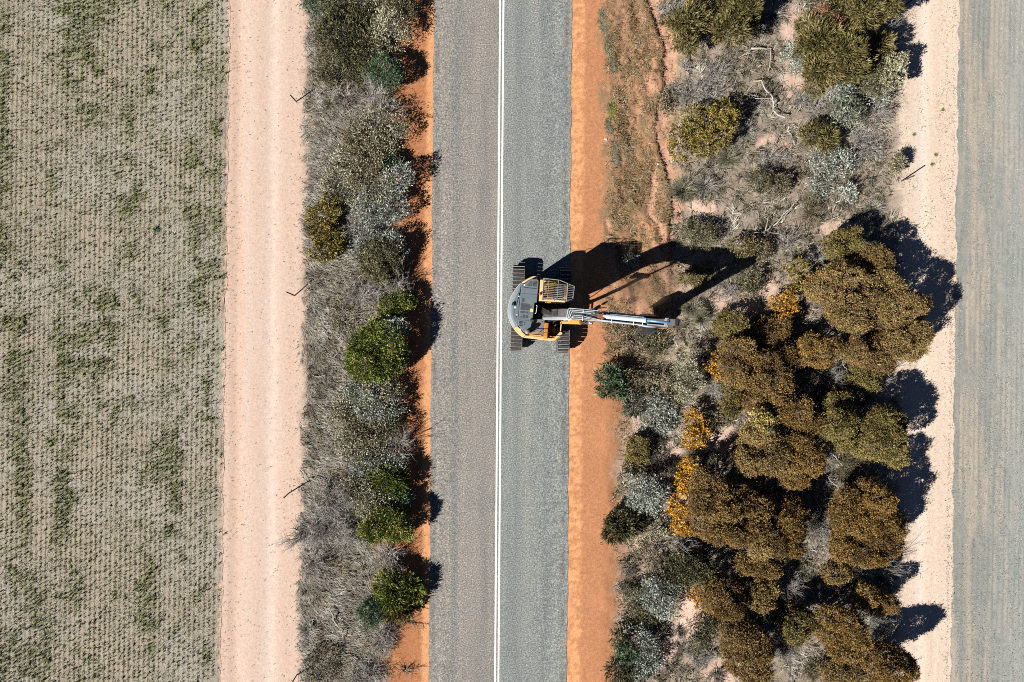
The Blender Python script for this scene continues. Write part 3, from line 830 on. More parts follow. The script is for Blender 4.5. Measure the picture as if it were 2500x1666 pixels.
dead("bluish-grey twig bush below left of the lime green bush", 'L4', [(610, 270, (100, 110))], 1.3, stems=30)
dead("bare twig fan reaching over the left sandy track with thin shadow", 'L4', [(120, 260, (110, 80))], 1.0, stems=16, lean=(-.5, 0))
dead("pale twig bush by the track below the largest twig thicket", 'L4', [(270, 470, 130)], .9, stems=36)
dead("bluish grey twig bush above the bright green needle bush", 'L4', [(920, 430, (110, 130)), (960, 540, 80)], 1.4, stems=36)
for lc in [[(560, 600, .03), (640, 640, .04), (760, 660, .03), (850, 640, .02)], [(600, 690, .03), (700, 720, .03), (800, 780, .02)], [(580, 560, .02), (660, 580, .03), (740, 545, .02)]]:
    log("curved dead limb on bare soil left of the bright green needle bush", 'L4', [lc], .3, group="curved dead limbs of the left strip")
needle("bright green needle bush, leftmost lobe pair of the lower shoulder trio", 'L4', [(940, 690, (90, 120)), (960, 810, 80)], 1.9, "green", "needle bushes of the left strip", n=16)
needle("small lime needle bush nearest the seal in the lower shoulder trio", 'L4', [(1140, 730, (80, 80))], 1.6, "green", "needle bushes of the left strip", n=16)
needle("olive needle bush lowest of the lower shoulder trio", 'L4', [(1010, 890, (110, 80))], 1.5, "needle", "needle bushes of the left strip", n=16)
dense("dark green rounded bush touching the lower trio of needle bushes", 'L4', [(790, 930, (105, 95)), (850, 830, 60)], 1.4, "bluegreen", L_=.12, W_=.03)
dead("dry grey twig shrub on sparse orange soil beneath the dark green rounded bush", 'L4', [(900, 1120, (120, 120)), (860, 1230, 90)], .8, stems=40)
log("pale driftwood-like limb with black shade in the lower left strip", 'L4', [[(395, 890, .05), (430, 960, .07), (430, 1010, .07), (480, 1060, .06), (520, 1090, .04)], [(500, 1070, .04), (520, 1130, .04), (515, 1170, .03)]])
tussock("grey grass tussock left of the pale driftwood-like limb", 'L4', [(200, 1090, 110)], .5, "grass")
dead("shaded twig bush at the bottom edge of the left strip", 'L4', [(760, 1500, (120, 100)), (640, 1540, 100)], 1.0, stems=34)
dead("thin dark twig sprawl on the orange shoulder near the bottom edge", 'L4', [(1080, 1460, (100, 50))], .35, "bark", stems=12)
dead("thin dark twig sprawl on the shoulder beneath the olive needle bush", 'L4', [(1090, 1020, (90, 50))], .4, "bark", stems=12)
scrubby("grey-brown grass-tangled bush at the bottom left corner of the strip", 'L4', [(330, 1400, 140)], .7, "scrub", dens=26)

# ------------------------------------------------------------------ RIGHT scrub, upper half
needle("left one of two olive needle bushes beside the washed gully", 'R1', [(1130, 170, (140, 110)), (1220, 130, 100), (1080, 280, 90), (1130, 360, 70)], 1.9)
needle("right one of two olive needle bushes near the gully, fuller and rounder", 'R1', [(1530, 60, (130, 100)), (1600, 170, (140, 120)), (1500, 240, (130, 100)), (1640, 60, 100)], 2.3)
dead("dark twig bush filling the gap between the two gully needle bushes", 'R1', [(1340, 60, 110)], 1.0, stems=30)
dead("pale fine twig bush at the top edge by the gully", 'R1', [(930, 50, (90, 80)), (1020, 20, 80)], .7, stems=36)
tussock("grey dry tussock right of the fuller gully needle bush", 'R1', [(1900, 110, 130)], .7, n=600)
dead("silver-grey twig bush above the biggest knobbly green bush", 'R1', [(1180, 810, (150, 110)), (1330, 820, (130, 90))], .9, stems=44, lv=((6, .55, .45), (4, .5, .5)))
dead("bluish-grey twig mound, upper of the grey mounds near the gully", 'R1', [(1400, 620, (120, 100))], .8, stems=44)
dead("slender upright dead sapling by the pink gully bend", 'R1', [(1130, 570, (70, 90))], .9, stems=8)
knobbly("biggest knobbly green-yellow bush, beside the gully", 'R1', [(1200, 1060, (120, 100)), (1320, 1080, (110, 110)), (1220, 1200, (140, 120)), (1080, 1230, (120, 90)), (1380, 1230, (120, 100)), (1100, 1330, 110), (1300, 1310, 90)], 1.9, "knob", dens=17, n=18)
knobbly("smaller green knobbly bush in the shaded notch beside the biggest one", 'R1', [(1470, 1010, 80), (1470, 1140, 80), (1500, 1060, 60)], 1.6, "knob", n=18)
knobbly("small rusty-yellow sprig at the right edge of the knobbly bushes", 'R1', [(1560, 1030, (60, 50))], .8, "knob", n=10)
scrubby("low yellow-brown bush against the gully above the knobbly bushes", 'R1', [(970, 850, 80), (930, 940, 60)], .6, "scrub")
log("hollow grey log with thin forks under the fuller needle bush", 'R1', [[(1690, 448, .10), (1760, 450, .09), (1870, 440, .05)], [(1680, 460, .05), (1640, 500, .04), (1580, 530, .03)], [(1660, 430, .04), (1560, 380, .03), (1460, 410, .02)], [(1870, 440, .03), (1872, 520, .04), (1850, 650, .03)]])
log("long white forked branch, largest fallen limb of the scrub", 'R1', [[(1720, 730, .03), (1780, 740, .045), (1820, 810, .055), (1880, 890, .06), (1895, 940, .06), (1890, 1010, .06), (1940, 1060, .07), (1990, 1085, .08)], [(1640, 860, .03), (1730, 870, .04), (1800, 885, .04), (1885, 925, .04)], [(1700, 890, .02), (1760, 910, .03), (1870, 905, .03)]], .3)
tussock("spiky dark-centred grass tussock below the biggest knobbly bush", 'R1', [(1510, 1430, (130, 110))], .7, "tuss", n=520, W_=.02)
tussock("grey dry tussock beside the foot of the long white branch", 'R1', [(1660, 1190, (120, 110))], .6)
dead("sprawling dry grey shrub left of the dotted sand clearing", 'R1', [(1900, 1410, (130, 120))], .8, stems=40)
tussock("straw-coloured tussock in front of the long white forked branch", 'R1', [(1750, 980, (110, 90))], .5)
dead("dark leafless bush right of the long white branch's fork", 'R1', [(1900, 820, (90, 80))], .7, "bark", stems=24)

needle("golden-green needle canopy cut by the photo's top edge, by the right track", 'R2', [(620, 60, 130), (800, 70, (150, 110)), (960, 40, (110, 90)), (820, 170, 90), (1060, 30, 60)], 3.0)
needle("largest tan-olive needle bush, below the golden-green canopy", 'R2', [(420, 330, (150, 120)), (600, 330, (150, 120)), (350, 430, 110), (480, 480, (170, 140)), (660, 450, (120, 110)), (430, 610, (150, 120)), (620, 600, (150, 110)), (380, 720, 90)], 3.2, dens=38)
needle("narrow olive needle bush left shoulder of the largest needle bush", 'R2', [(300, 260, (90, 120)), (250, 420, 70)], 2.0)
scrubby("reddish-brown sprig clump nestled atop the largest needle bush", 'R2', [(520, 205, (85, 45)), (400, 80, (50, 35))], 3.0, "rust", dens=44, twigs=0)
dead("grey hair-like bush with feathery shadow on the right track, top edge", 'R2', [(1010, 210, (100, 90))], 1.5, stems=50)
needle("small olive needle bush tucked in the dark gap by the right track", 'R2', [(940, 400, (70, 90))], 1.8)
knobbly("pale green rosette bush with spiky shadow over the right track", 'R2', [(1060, 570, (90, 80)), (1000, 650, (90, 70)), (1080, 660, 60), (1030, 760, (80, 60)), (950, 560, 60)], 2.0, "sage", "pale rosette bush by the right track", n=20, dens=30)
scrubby("olive-brown bush left of the pale green rosette bush", 'R2', [(900, 620, 90), (860, 760, 100)], 1.6, "dark")
silver("whitest bush of the upper scrub, below the largest needle bush", 'R2', [(580, 740, (90, 100)), (560, 820, 60)], 1.7, "silver", dens=50)
silver("pale lichen-grey bush on the left flank of the largest needle bush", 'R2', [(150, 490, (80, 90)), (200, 600, 70)], 1.1, "silver", dens=34)
silver("grey-green feathery bush below the whitest bush", 'R2', [(560, 950, 100), (680, 980, (110, 90)), (640, 1060, 70)], 1.4, "bluegreen2", dens=46)
silver("small silver bush between the rosette bush and the right track's edge", 'R2', [(920, 870, (80, 60))], 1.1, "silver")
dead("slate-grey twig mound left of the whitest bush", 'R2', [(240, 880, (90, 80))], .8, stems=40)
dead("dark grey twig bush below the slate-grey mound", 'R2', [(380, 1000, 100)], .9, stems=36)
dead("tan dry bush at the right track's edge beside the feathery bush", 'R2', [(960, 1020, (110, 90))], .9, stems=40)
needle("left one of the small twin mustard needle bushes", 'R2', [(330, 1210, (75, 80))], 1.1, group="twin mustard needle bushes")
needle("right one of the small twin mustard needle bushes, with round shadow", 'R2', [(455, 1280, (65, 75))], 1.2, group="twin mustard needle bushes")
dead("wide tan twig thicket right of the twin mustard bushes", 'R2', [(800, 1230, 120), (900, 1320, 110), (760, 1380, 120)], .8, stems=40)
silver("silvery low bush below the twin mustard bushes", 'R2', [(420, 1460, 110), (580, 1460, 110)], .9, "silver", dens=30)
dense("lone grey-green sapling standing on the right sandy track", 'R2', [(1080, 1500, (55, 60)), (1110, 1460, 35)], .9, "sage", L_=.14, W_=.03)
log("white crooked stick on the sand left of the twin mustard bushes", 'R2', [[(90, 1195, .04), (120, 1240, .04), (150, 1320, .03)]])

tussock("long-bladed grass tussock right of the gully, longest leaves of all", 'R3', [(1110, 140, (130, 120))], 1.0, "tuss", n=480, W_=.026)
tussock("grey grass tussock right of the longest-leaved tussock", 'R3', [(1300, 110, (130, 100))], .7, n=520)
scrubby("dark greenish bush on the brow beside the sand patch", 'R3', [(1790, 90, (110, 90))], 1.1, "dark")
scrubby("olive-yellow low bush right of the dark greenish bush", 'R3', [(1960, 100, 80), (1930, 180, 60)], .9, "scrub")
scrubby("grey-olive bush just above the shadow of the excavator arm", 'R3', [(1180, 540, (120, 100)), (1290, 600, 90)], 1.0, "dark")
log("split dead trunk fan of dark and pale limbs, lying near the arm's shadow tip", 'R3', [[(1830, 540, .07), (1900, 470, .06), (1990, 390, .05), (2070, 300, .035)], [(1830, 540, .05), (1840, 470, .04), (1850, 410, .02)], [(1850, 530, .05), (1950, 440, .05), (2060, 340, .03)], [(1820, 550, .04), (1700, 560, .03), (1620, 540, .02)], [(1840, 550, .03), (1960, 570, .03), (2000, 650, .02)]], .35)
knobbly("sunlit olive bush at the tip of the excavator arm's shadow", 'R3', [(1600, 690, (90, 70)), (1680, 680, 60)], 1.0, "needle2", n=14, dens=30)
scrubby("yellow-brown bush right of the bush at the arm's shadow tip", 'R3', [(1790, 720, (80, 110)), (1740, 640, 50)], .9, "scrub")
scrubby("brown-green bush above the sandy clearing with the dome shadow", 'R3', [(1690, 960, (110, 90)), (1660, 1070, 80)], .9, "dark")
dead("grey twig bush left of the bush above the sandy clearing", 'R3', [(1530, 1080, (120, 90))], .7, stems=40)
tussock("olive spiky bush in front of the arm's tip with ragged shadow", 'R3', [(1190, 1240, (130, 90)), (1270, 1330, 70)], .9, "tuss", n=420)
silver("pale frosted weed lit inside the cab's shadow", 'R3', [(590, 800, (70, 50)), (610, 870, 50)], .3, "silver", dens=40, twigs=4)
dense("olive tangle between the cab shadow and the dusty patch", 'R3', [(1170, 960, (100, 70)), (1270, 920, 60)], .7, "needle2")
dead("splintered straw-coloured branch heap where the arm is cutting", 'R3', [(560, 1200, (70, 40))], .3, "straw", stems=18)
scrubby("low cut brush along the shoulder under the hose loop", 'P', [(1525, 812, (24, 18)), (1570, 830, (24, 18)), (1545, 850, (28, 16))], .45, "scrub", dens=44)
scrubby("olive cut brush right of the hose loop", 'P', [(1610, 835, (26, 20)), (1600, 860, (20, 14))], .5, "dark")
mallee("small round dome bush with its round shadow on the sandy clearing", 'R3', [(1550, 1400, (130, 112))], 1.9, "mallee_olive", "small dome bushes")
mallee("twin-lobed dome bush between the round dome bush and the orange bush", 'R3', [(1840, 1500, 120), (1950, 1450, 90)], 2.1, "mallee", "small dome bushes")
knobbly("orange-flecked knobbly bush at the head of the mallee grove", 'R3', [(1960, 1200, 70), (2010, 1260, 80), (2040, 1160, 60), (1990, 1330, 60)], 1.5, "orange2", "orange knobbly shrubs")
knobbly("tall narrow olive-orange bush above the orange-flecked knobbly bush", 'R4', [(200, 850, (60, 50)), (180, 960, (70, 60)), (110, 900, 50), (150, 1040, 60)], 1.4, "knob", "orange knobbly shrubs")
dead("grey twig bush on the sand left of the two upper dome trees", 'R4', [(380, 720, (100, 90)), (100, 620, 110)], .9, stems=40)
dead("brown leafless bush on the slope above the two upper dome trees", 'R4', [(350, 370, (120, 110)), (330, 250, 90)], .9, "scrub", stems=44)
tussock("pale straw tussock at the right track edge above the dome tree shadows", 'R4', [(900, 320, (120, 90))], .6, n=620)
tussock("lower pale straw tussock at the right track edge above the dome tree shadows", 'R4', [(960, 520, (100, 80))], .5, n=520)
silver("lichen-white twiggy bush at the top of the slope above the dome trees", 'R4', [(400, 130, (100, 80)), (640, 180, 80)], .8, "silver", dens=26)

# ------------------------------------------------------------------ RIGHT scrub, mallee grove
mallee("olive dome tree heading the grove, the uppermost mallee", 'R4', [(640, 650, (140, 120)), (560, 700, 70)], 2.6, "mallee_olive")
mallee("golden-brown dome tree right below the uppermost mallee, shading the track", 'R4', [(880, 750, (90, 70)), (960, 790, (80, 60))], 3.0, "mallee")
mallee("broad many-lobed brown mallee in the upper grove beside its big track shadow", 'R4', [(620, 930, (150, 90)), (420, 1040, (130, 110)), (600, 1070, 110), (760, 930, (70, 60)), (980, 900, (100, 60)), (1010, 1010, 110), (880, 1030, 80), (860, 1170, (130, 110)), (640, 1210, (140, 110)), (720, 1340, (130, 100)), (560, 1310, 70)], 3.4, "mallee_tan")
mallee("tan mallee overhanging the right track, with frayed lower rim", 'R4', [(1130, 1180, (140, 90)), (1260, 1230, (110, 90)), (1080, 1310, 100), (1000, 1440, (120, 110)), (1160, 1420, (140, 110)), (1280, 1490, 100), (1130, 1560, 110), (1240, 1600, 90)], 3.7, "mallee_tan")
mallee("round golden mallee left of the white twig tangle", 'R6', [(400, 70, (150, 130)), (300, 10, 80)], 3.4, "mallee_gold")
mallee("brown mallee right of the white twig tangle", 'R6', [(760, 70, (120, 110)), (870, 120, 90), (960, 180, (80, 80)), (890, 10, 90)], 3.2, "mallee")
mallee("small round mallee beneath the white twig tangle", 'R6', [(800, 300, (130, 105)), (860, 370, 60)], 2.2, "mallee_olive")
mallee("tall mallee column at the grove's dark heart, left of its ink-black gap", 'R5', [(1860, 230, (150, 140)), (1780, 330, 100), (1960, 330, (110, 120)), (1900, 430, 110), (2010, 120, (90, 110))], 3.7, "mallee")
mallee("brown mallee on the grove's upper left, against the silver bushes", 'R5', [(1600, 60, (130, 100)), (1680, 120, 110), (1560, 180, (110, 100)), (1590, 290, 90)], 3.3, "mallee")
mallee("slim olive mallee flank left of the neat round mallee", 'R5', [(1540, 470, (75, 130)), (1520, 590, 60)], 2.2, "mallee_olive")
mallee("neat round mallee standing above the pale yellow bush", 'R5', [(1725, 490, (108, 100))], 2.6, "mallee")
mallee("two-lobed golden mallee right of the pale yellow bush", 'R6', [(90, 610, (120, 105)), (220, 580, (80, 80))], 3.2, "mallee_gold")
mallee("compact golden-edged mallee below the two-lobed golden mallee", 'R6', [(300, 750, (118, 100)), (240, 700, 70)], 2.8, "mallee_gold")
mallee("deep green-brown mallee with long lobes beyond the ink-black gap", 'R6', [(580, 560, (130, 110)), (660, 680, (100, 110)), (570, 740, (110, 110)), (720, 830, (120, 100)), (620, 860, 100), (850, 930, (130, 100)), (930, 970, 80)], 3.7, "mallee_olive")
mallee("mallee with dark notches at the right track, casting two shadow lobes", 'R6', [(960, 670, (110, 80)), (1070, 730, (90, 90)), (900, 760, 80), (1090, 830, 70), (1080, 960, (100, 80)), (1110, 1050, (80, 60)), (980, 860, 80)], 3.7, "mallee_olive")
mallee("sprawling tan mallee below the pale yellow bush", 'R5', [(1780, 830, (130, 90)), (1700, 990, (110, 100)), (1830, 960, (120, 100)), (1680, 1100, 100), (1840, 1090, (120, 90)), (1950, 900, 90), (1960, 1060, 100)], 3.6, "mallee_tan")
mallee("burnt-orange mallee with long lit rim, left of the bare-limb clearing", 'R6', [(210, 950, (110, 110)), (310, 1060, (110, 100)), (180, 1090, 110), (330, 1130, 70), (170, 1230, (100, 80))], 3.6, "mallee_gold")
mallee("largest mallee, many brown lobes behind the bright orange bush", 'R7', [(1300, -200, 120), (1290, -60, 120), (1440, -130, (130, 110)), (1450, 20, 130), (1290, 120, (110, 120)), (1600, -90, 130), (1600, 70, 140), (1430, 190, (130, 100)), (1760, 20, 130), (1590, 230, (130, 100)), (1740, 170, 110)], 4.2, "mallee")
mallee("mallee above the fine grey twig fan, left of the lower clearing", 'R8', [(20, 60, (120, 110)), (140, 20, (110, 110)), (100, 180, (110, 110)), (150, 330, (80, 90)), (20, 260, 100)], 3.5, "mallee_gold")
mallee("tan mallee right of the largest mallee", 'R7', [(1830, 230, (130, 110)), (1900, 330, (130, 90)), (1800, 350, 90)], 3.4, "mallee_tan")
mallee("low gold-tipped mallee in the dark cleft under the largest mallee", 'R7', [(1720, 500, (120, 70)), (1850, 540, (120, 80)), (1780, 600, 70)], 2.7, "mallee")
mallee("golden domed mallee between the orange tufts and the plain dome", 'R7', [(1360, 740, (130, 90)), (1500, 720, (120, 90)), (1420, 850, (130, 100)), (1560, 830, (110, 90)), (1500, 930, (110, 70))], 3.5, "mallee_gold")
mallee("plain tan dome right of the golden domed mallee", 'R7', [(1790, 830, (110, 100)), (1830, 740, 80)], 2.8, "mallee_tan")
mallee("small olive mallee rim beneath the golden domed mallee", 'R7', [(1600, 1010, (110, 60))], 2.2, "mallee_olive")
mallee("tall rounded mallee at the bottom edge with ring-like lobes", 'R7', [(1570, 1180, (120, 100)), (1690, 1170, (100, 90)), (1650, 1300, (150, 110)), (1800, 1290, (90, 100)), (1680, 1430, (130, 100)), (1740, 1520, (120, 90)), (1590, 1400, 90)], 3.6, "mallee")
mallee("great golden mallee filling the lower grove beside the right track", 'R8', [(860, -150, (130, 100)), (960, -90, (100, 90)), (700, -50, 120), (840, -10, 120), (660, 80, (110, 120)), (800, 130, 130), (960, 60, (130, 110)), (1040, 170, (110, 110)), (680, 240, (120, 110)), (850, 280, (130, 110)), (1010, 320, (120, 100)), (620, 370, 90), (760, 420, (120, 80)), (890, 450, (90, 60))], 4.2, "mallee_gold")
mallee("small tan mallee lobe under the great golden mallee", 'R8', [(550, 590, (95, 75))], 2.2, "mallee_tan")
mallee("crescent golden mallee with sunlit rim above the black shade", 'R8', [(830, 800, (90, 90)), (920, 850, (110, 80)), (1020, 870, (75, 60))], 3.0, "mallee_gold")
mallee("standing round golden mallee right of the bottom twig mound", 'R8', [(530, 1010, (120, 90)), (650, 1070, (120, 100)), (540, 1150, (120, 100)), (720, 1170, (110, 100)), (640, 1280, (120, 90))], 3.8, "mallee_gold")
mallee("shaded olive mallee left of the standing round golden mallee", 'R8', [(140, 990, (110, 100)), (250, 1050, (90, 90)), (180, 1120, 90)], 3.0, "mallee_olive")
mallee("corner mallee at the bottom edge, nearest the right track", 'R8', [(980, 1350, (120, 90)), (1110, 1390, (120, 90)), (950, 1460, 110), (1090, 1500, (130, 90)), (1190, 1480, 80)], 3.7, "mallee_gold")
mallee("tan mallee scrap at the bottom edge left of the corner mallee", 'R8', [(560, 1520, (120, 80)), (700, 1500, 90)], 2.0, "mallee_tan")
mallee("oval olive dome standing alone near the right shoulder", 'R5', [(680, 985, (95, 110))], 1.5, "mallee_olive", "small dome bushes")

# ------------------------------------------------------------------ RIGHT scrub, shoulder side and between the mallees
needle("upper feathery blue-green plant leaning onto the right shoulder", 'R5', [(390, 290, (90, 50)), (440, 260, 50)], .8, "bluegreen", "blue-green feathery plants")
needle("lower feathery blue-green plant leaning onto the right shoulder", 'R5', [(430, 430, (100, 55)), (500, 410, 60)], .8, "bluegreen", "blue-green feathery plants")
scrubby("dark scorched bush behind the feathery blue-green plants", 'R5', [(620, 290, (100, 70)), (790, 310, (90, 60)), (700, 400, 90)], 1.0, "scrub", dens=36)
silver("pale grey-green bush beside the broad black shadow, left of the grove", 'R5', [(1120, 200, (90, 80)), (1150, 330, (100, 90)), (1110, 440, 70)], 1.7, "sage", dens=52)
scrubby("rusty brown bush left of the pale grey-green bush", 'R5', [(1000, 460, (90, 80)), (940, 340, 70)], .9, "scrub")
needle("green-grey weeping plant below the scorched bush", 'R5', [(640, 560, (70, 90))], .9, "bluegreen2", "blue-green feathery plants")
silver("wide frosty twig bush left of the upper orange shrub", 'R5', [(860, 560, (130, 90)), (800, 680, (110, 80)), (920, 700, (110, 80))], 1.0, "silver", dens=34, )
silver("small ice-white bush below the wide frosty twig bush", 'R5', [(890, 780, (70, 50))], .7, "silver", dens=46)
knobbly("upper orange shrub, tall cluster of tufts on the sand path", 'R5', [(1150, 620, (50, 45)), (1180, 700, (70, 50)), (1240, 760, 60), (1150, 800, 55), (1260, 830, 50), (1190, 880, (70, 50)), (1130, 900, 50), (1220, 920, 40)], 1.5, "orange2", "orange knobbly shrubs", dens=26)
knobbly("brightest orange shrub, slender tower of tufts left of the largest mallee", 'R5', [(1130, 1080, (45, 40)), (1110, 1160, (55, 50)), (1210, 1180, (60, 45)), (1080, 1250, (50, 50)), (1150, 1290, 55), (1100, 1340, 50)], 1.7, "orange", "orange knobbly shrubs", dens=28)
knobbly("golden-yellow shrub joined below the brightest orange shrub", 'R7', [(1060, 20, (90, 70)), (1030, -60, 60), (1110, 80, (70, 70)), (1060, 160, (70, 50)), (1120, 190, (50, 40))], 1.8, "orange", "orange knobbly shrubs", dens=30)
knobbly("pale yellow bush tucked among the mallees", 'R5', [(1860, 590, (70, 45)), (1790, 660, (80, 55)), (1880, 670, (70, 50)), (1800, 720, 60)], 2.6, "yellow", "pale yellow bush of the grove", dens=36)
knobbly("orange tufts at the left foot of the golden domed mallee", 'R7', [(1140, 760, (45, 40)), (1210, 800, (50, 45)), (1230, 860, 40)], 1.0, "orange2", "orange knobbly shrubs")
knobbly("amber tufts on the left flank of the upper left mallee", 'R5', [(1420, 110, (60, 50)), (1340, 200, (50, 40)), (1410, 260, (50, 60)), (1450, 160, 40)], 1.6, "orange2", "orange knobbly shrubs")
dead("grey twig thicket right of the broad black shadow", 'R5', [(1360, 370, (110, 80)), (1400, 450, 80)], .8, stems=40)
dead("dark brushwood beside the oval olive dome", 'R5', [(770, 840, (90, 60)), (860, 860, (80, 50))], .6, "bark", stems=30)
scrubby("grey-olive bush between the upper orange shrub and the sand path", 'R5', [(1390, 710, (80, 80)), (1480, 620, 70)], .9, "scrub")
dead("bare dark bush over pink soil below the oval olive dome", 'R5', [(930, 1090, (120, 100)), (820, 1160, 90)], .9, "bark", stems=30)
tussock("grey-green spiky clump above the brightest orange shrub", 'R5', [(1190, 1030, (80, 60)), (1320, 1040, (90, 60))], .7, "tuss", n=300)
needle("dark green sprig bush on the shoulder edge above the round silver bush", 'R5', [(620, 1140, (70, 50))], .7, "dark", "dark green sprigs by the right shoulder")
silver("round silver bush, brightest of the lower right shoulder", 'R5', [(700, 1310, (120, 90)), (800, 1370, (120, 100)), (690, 1440, (110, 90)), (800, 1470, 90)], 1.6, "silver", dens=52)
needle("dark green spread under the round silver bush, reaching the shoulder", 'R7', [(480, 90, (90, 70)), (560, 170, (130, 90)), (450, 230, (80, 70)), (640, 110, 80)], .9, "dark", "dark green sprigs by the right shoulder")
scrubby("pinkish dry bush right of the dark green spread", 'R7', [(780, 230, (120, 80)), (880, 190, 70)], .7, "sage", dens=26)
scrubby("grey bush above the rust-red bare soil streak", 'R7', [(760, 430, (110, 90)), (840, 540, 80)], .8, "scrub", dens=30)
dead("dark twig bush along the shoulder left of the rust-red soil streak", 'R7', [(600, 560, (80, 90)), (560, 740, (70, 60))], .8, "bark", stems=30)
dense("near-black green bush laced with pale twigs below the golden-yellow shrub", 'R7', [(1090, 470, (120, 90)), (1200, 560, (130, 100)), (1080, 610, 100)], 1.8, "dark")
dead("pale branching twigs draped over the near-black green bush", 'R7', [(1180, 420, (110, 80)), (1250, 620, (80, 60))], 2.0, stems=16)
log("forked bleached limb right of the near-black green bush", 'R7', [[(1350, 545, .04), (1400, 560, .045), (1460, 570, .035), (1540, 530, .02)], [(1420, 565, .03), (1470, 590, .02), (1540, 570, .015)]], .9)
dead("dense pale twig spray right of the forked bleached limb", 'R7', [(1590, 560, (90, 70))], 1.4, stems=40)
silver("broad silver bush midway along the lower right shoulder", 'R7', [(820, 720, (100, 80)), (950, 720, (110, 80)), (860, 840, (130, 90)), (900, 930, (80, 60))], 1.5, "silver", dens=50)
scrubby("dark brown bush on the shoulder side of the broad silver bush", 'R7', [(640, 830, (80, 110)), (620, 960, (90, 70)), (780, 1010, 90)], .9, "dark", dens=34)
silver("lower silver bush of the bottom shoulder, beside the dark green pine-like bush", 'R7', [(700, 1190, (110, 80)), (770, 1270, (90, 80)), (780, 1410, (100, 80)), (700, 1480, 70)], 1.2, "silver", dens=42)
dense("dark green pine-like bush at the bottom shoulder", 'R7', [(580, 1320, (80, 80)), (540, 1260, 50)], 1.3, "bluegreen", L_=.14, W_=.03)
needle("small olive tuft on the shoulder above the pine-like bush", 'R7', [(490, 1180, (55, 55))], .6, "dark", "dark green sprigs by the right shoulder")
needle("low dark green sprawl at the bottom edge of the right shoulder", 'R7', [(520, 1500, (110, 60)), (640, 1530, 80)], .6, "dark", "dark green sprigs by the right shoulder")
scrubby("olive bush on bare soil left of the bottom ring-lobed mallee", 'R7', [(1250, 1080, (90, 90)), (1210, 1210, (80, 70)), (1340, 1040, 60)], .9, "dark")
dead("small black-shaded shrub on pink soil, right of the lower silver bush", 'R7', [(1060, 1150, (60, 60)), (1080, 1300, (80, 60))], .5, "bark", stems=26)
dead("grey spiky shrub in the bottom clearing left of the ring-lobed mallee", 'R7', [(1200, 1390, (90, 80)), (1300, 1330, 70)], .6, stems=34)
dead("dark scrubby tangle at the bottom edge of the clearing", 'R7', [(1020, 1480, (110, 70)), (1380, 1530, 80)], .5, "bark", stems=30)
log("fine white twig tangle arching over the gap by the round golden mallee", 'R6', [[(580, 110, .02), (630, 75, .03), (690, 110, .03), (730, 155, .035), (860, 185, .04)], [(630, 80, .02), (600, 170, .02), (640, 260, .015)], [(660, 90, .02), (620, 130, .02), (610, 200, .015)]], 1.6)
dead("grey twig thicket under the fine white tangle", 'R6', [(480, 310, (120, 90)), (600, 350, (100, 80)), (500, 400, 90)], 1.1, stems=46)
dead("grey hairy bush hanging toward the right track below the small round mallee", 'R6', [(980, 360, (60, 70)), (900, 520, (70, 60))], 1.2, stems=34)
dead("tawny brushwood in the clearing above the bare limbs", 'R6', [(640, 1080, (140, 100)), (780, 1100, (110, 90)), (640, 1230, (120, 90))], .9, "scrub", stems=60)
for lc in [[(380, 1420, .03), (480, 1400, .04), (600, 1370, .04)], [(350, 1230, .03), (480, 1260, .045), (620, 1320, .04)], [(440, 960, .03), (520, 1030, .04), (580, 1110, .03)], [(360, 1470, .03), (520, 1430, .04), (640, 1340, .03)], [(430, 1180, .02), (470, 1250, .03), (560, 1330, .03)]]:
    log("bare pale limb in the criss-cross bundle of the lower clearing", 'R6', [lc], .4, group="bundle of bare pale limbs")
dead("grey twig thicket left edge of the lower clearing", 'R6', [(420, 1260, (100, 90)), (470, 1090, 80)], .7, stems=44)
dead("grey bush with fine twigs above the tan mallee lobe, by the great golden mallee", 'R8', [(430, 230, (110, 120)), (420, 80, 80)], 1.2, stems=50)
dead("silvery radiating twig mound, neatest of the lower grove", 'R8', [(150, 740, (110, 110)), (170, 860, 70)], 1.3, stems=64)
dead("pale twig mound in black shade at the bottom, left of the round golden mallee", 'R8', [(120, 1310, (110, 100)), (170, 1230, 70)], 1.2, stems=60)
dead("fan of long straight grey stems under the great golden mallee", 'R8', [(940, 580, (160, 70)), (780, 620, 90)], 1.5, stems=60, lv=((3, .6, .25), (2, .5, .3)), lean=(.5, .1))
log("small bleached fork in the gap below the tan mallee lobe", 'R8', [[(440, 700, .03), (500, 710, .03), (560, 740, .03), (570, 700, .015)], [(470, 660, .02), (500, 710, .02)]], .6)
dead("tangled straw twigs right of the standing round golden mallee", 'R8', [(920, 1120, (70, 100)), (1010, 1060, 60)], .9, stems=40)
dead("thin twigs reaching over the right track below the great golden mallee", 'R8', [(1180, 160, (70, 100))], .8, "bark", stems=14)
dead("brown twig scrub between the bottom tan mallee and the round golden mallee", 'R8', [(420, 1440, (110, 90)), (330, 1500, 80)], .8, "scrub", stems=40)

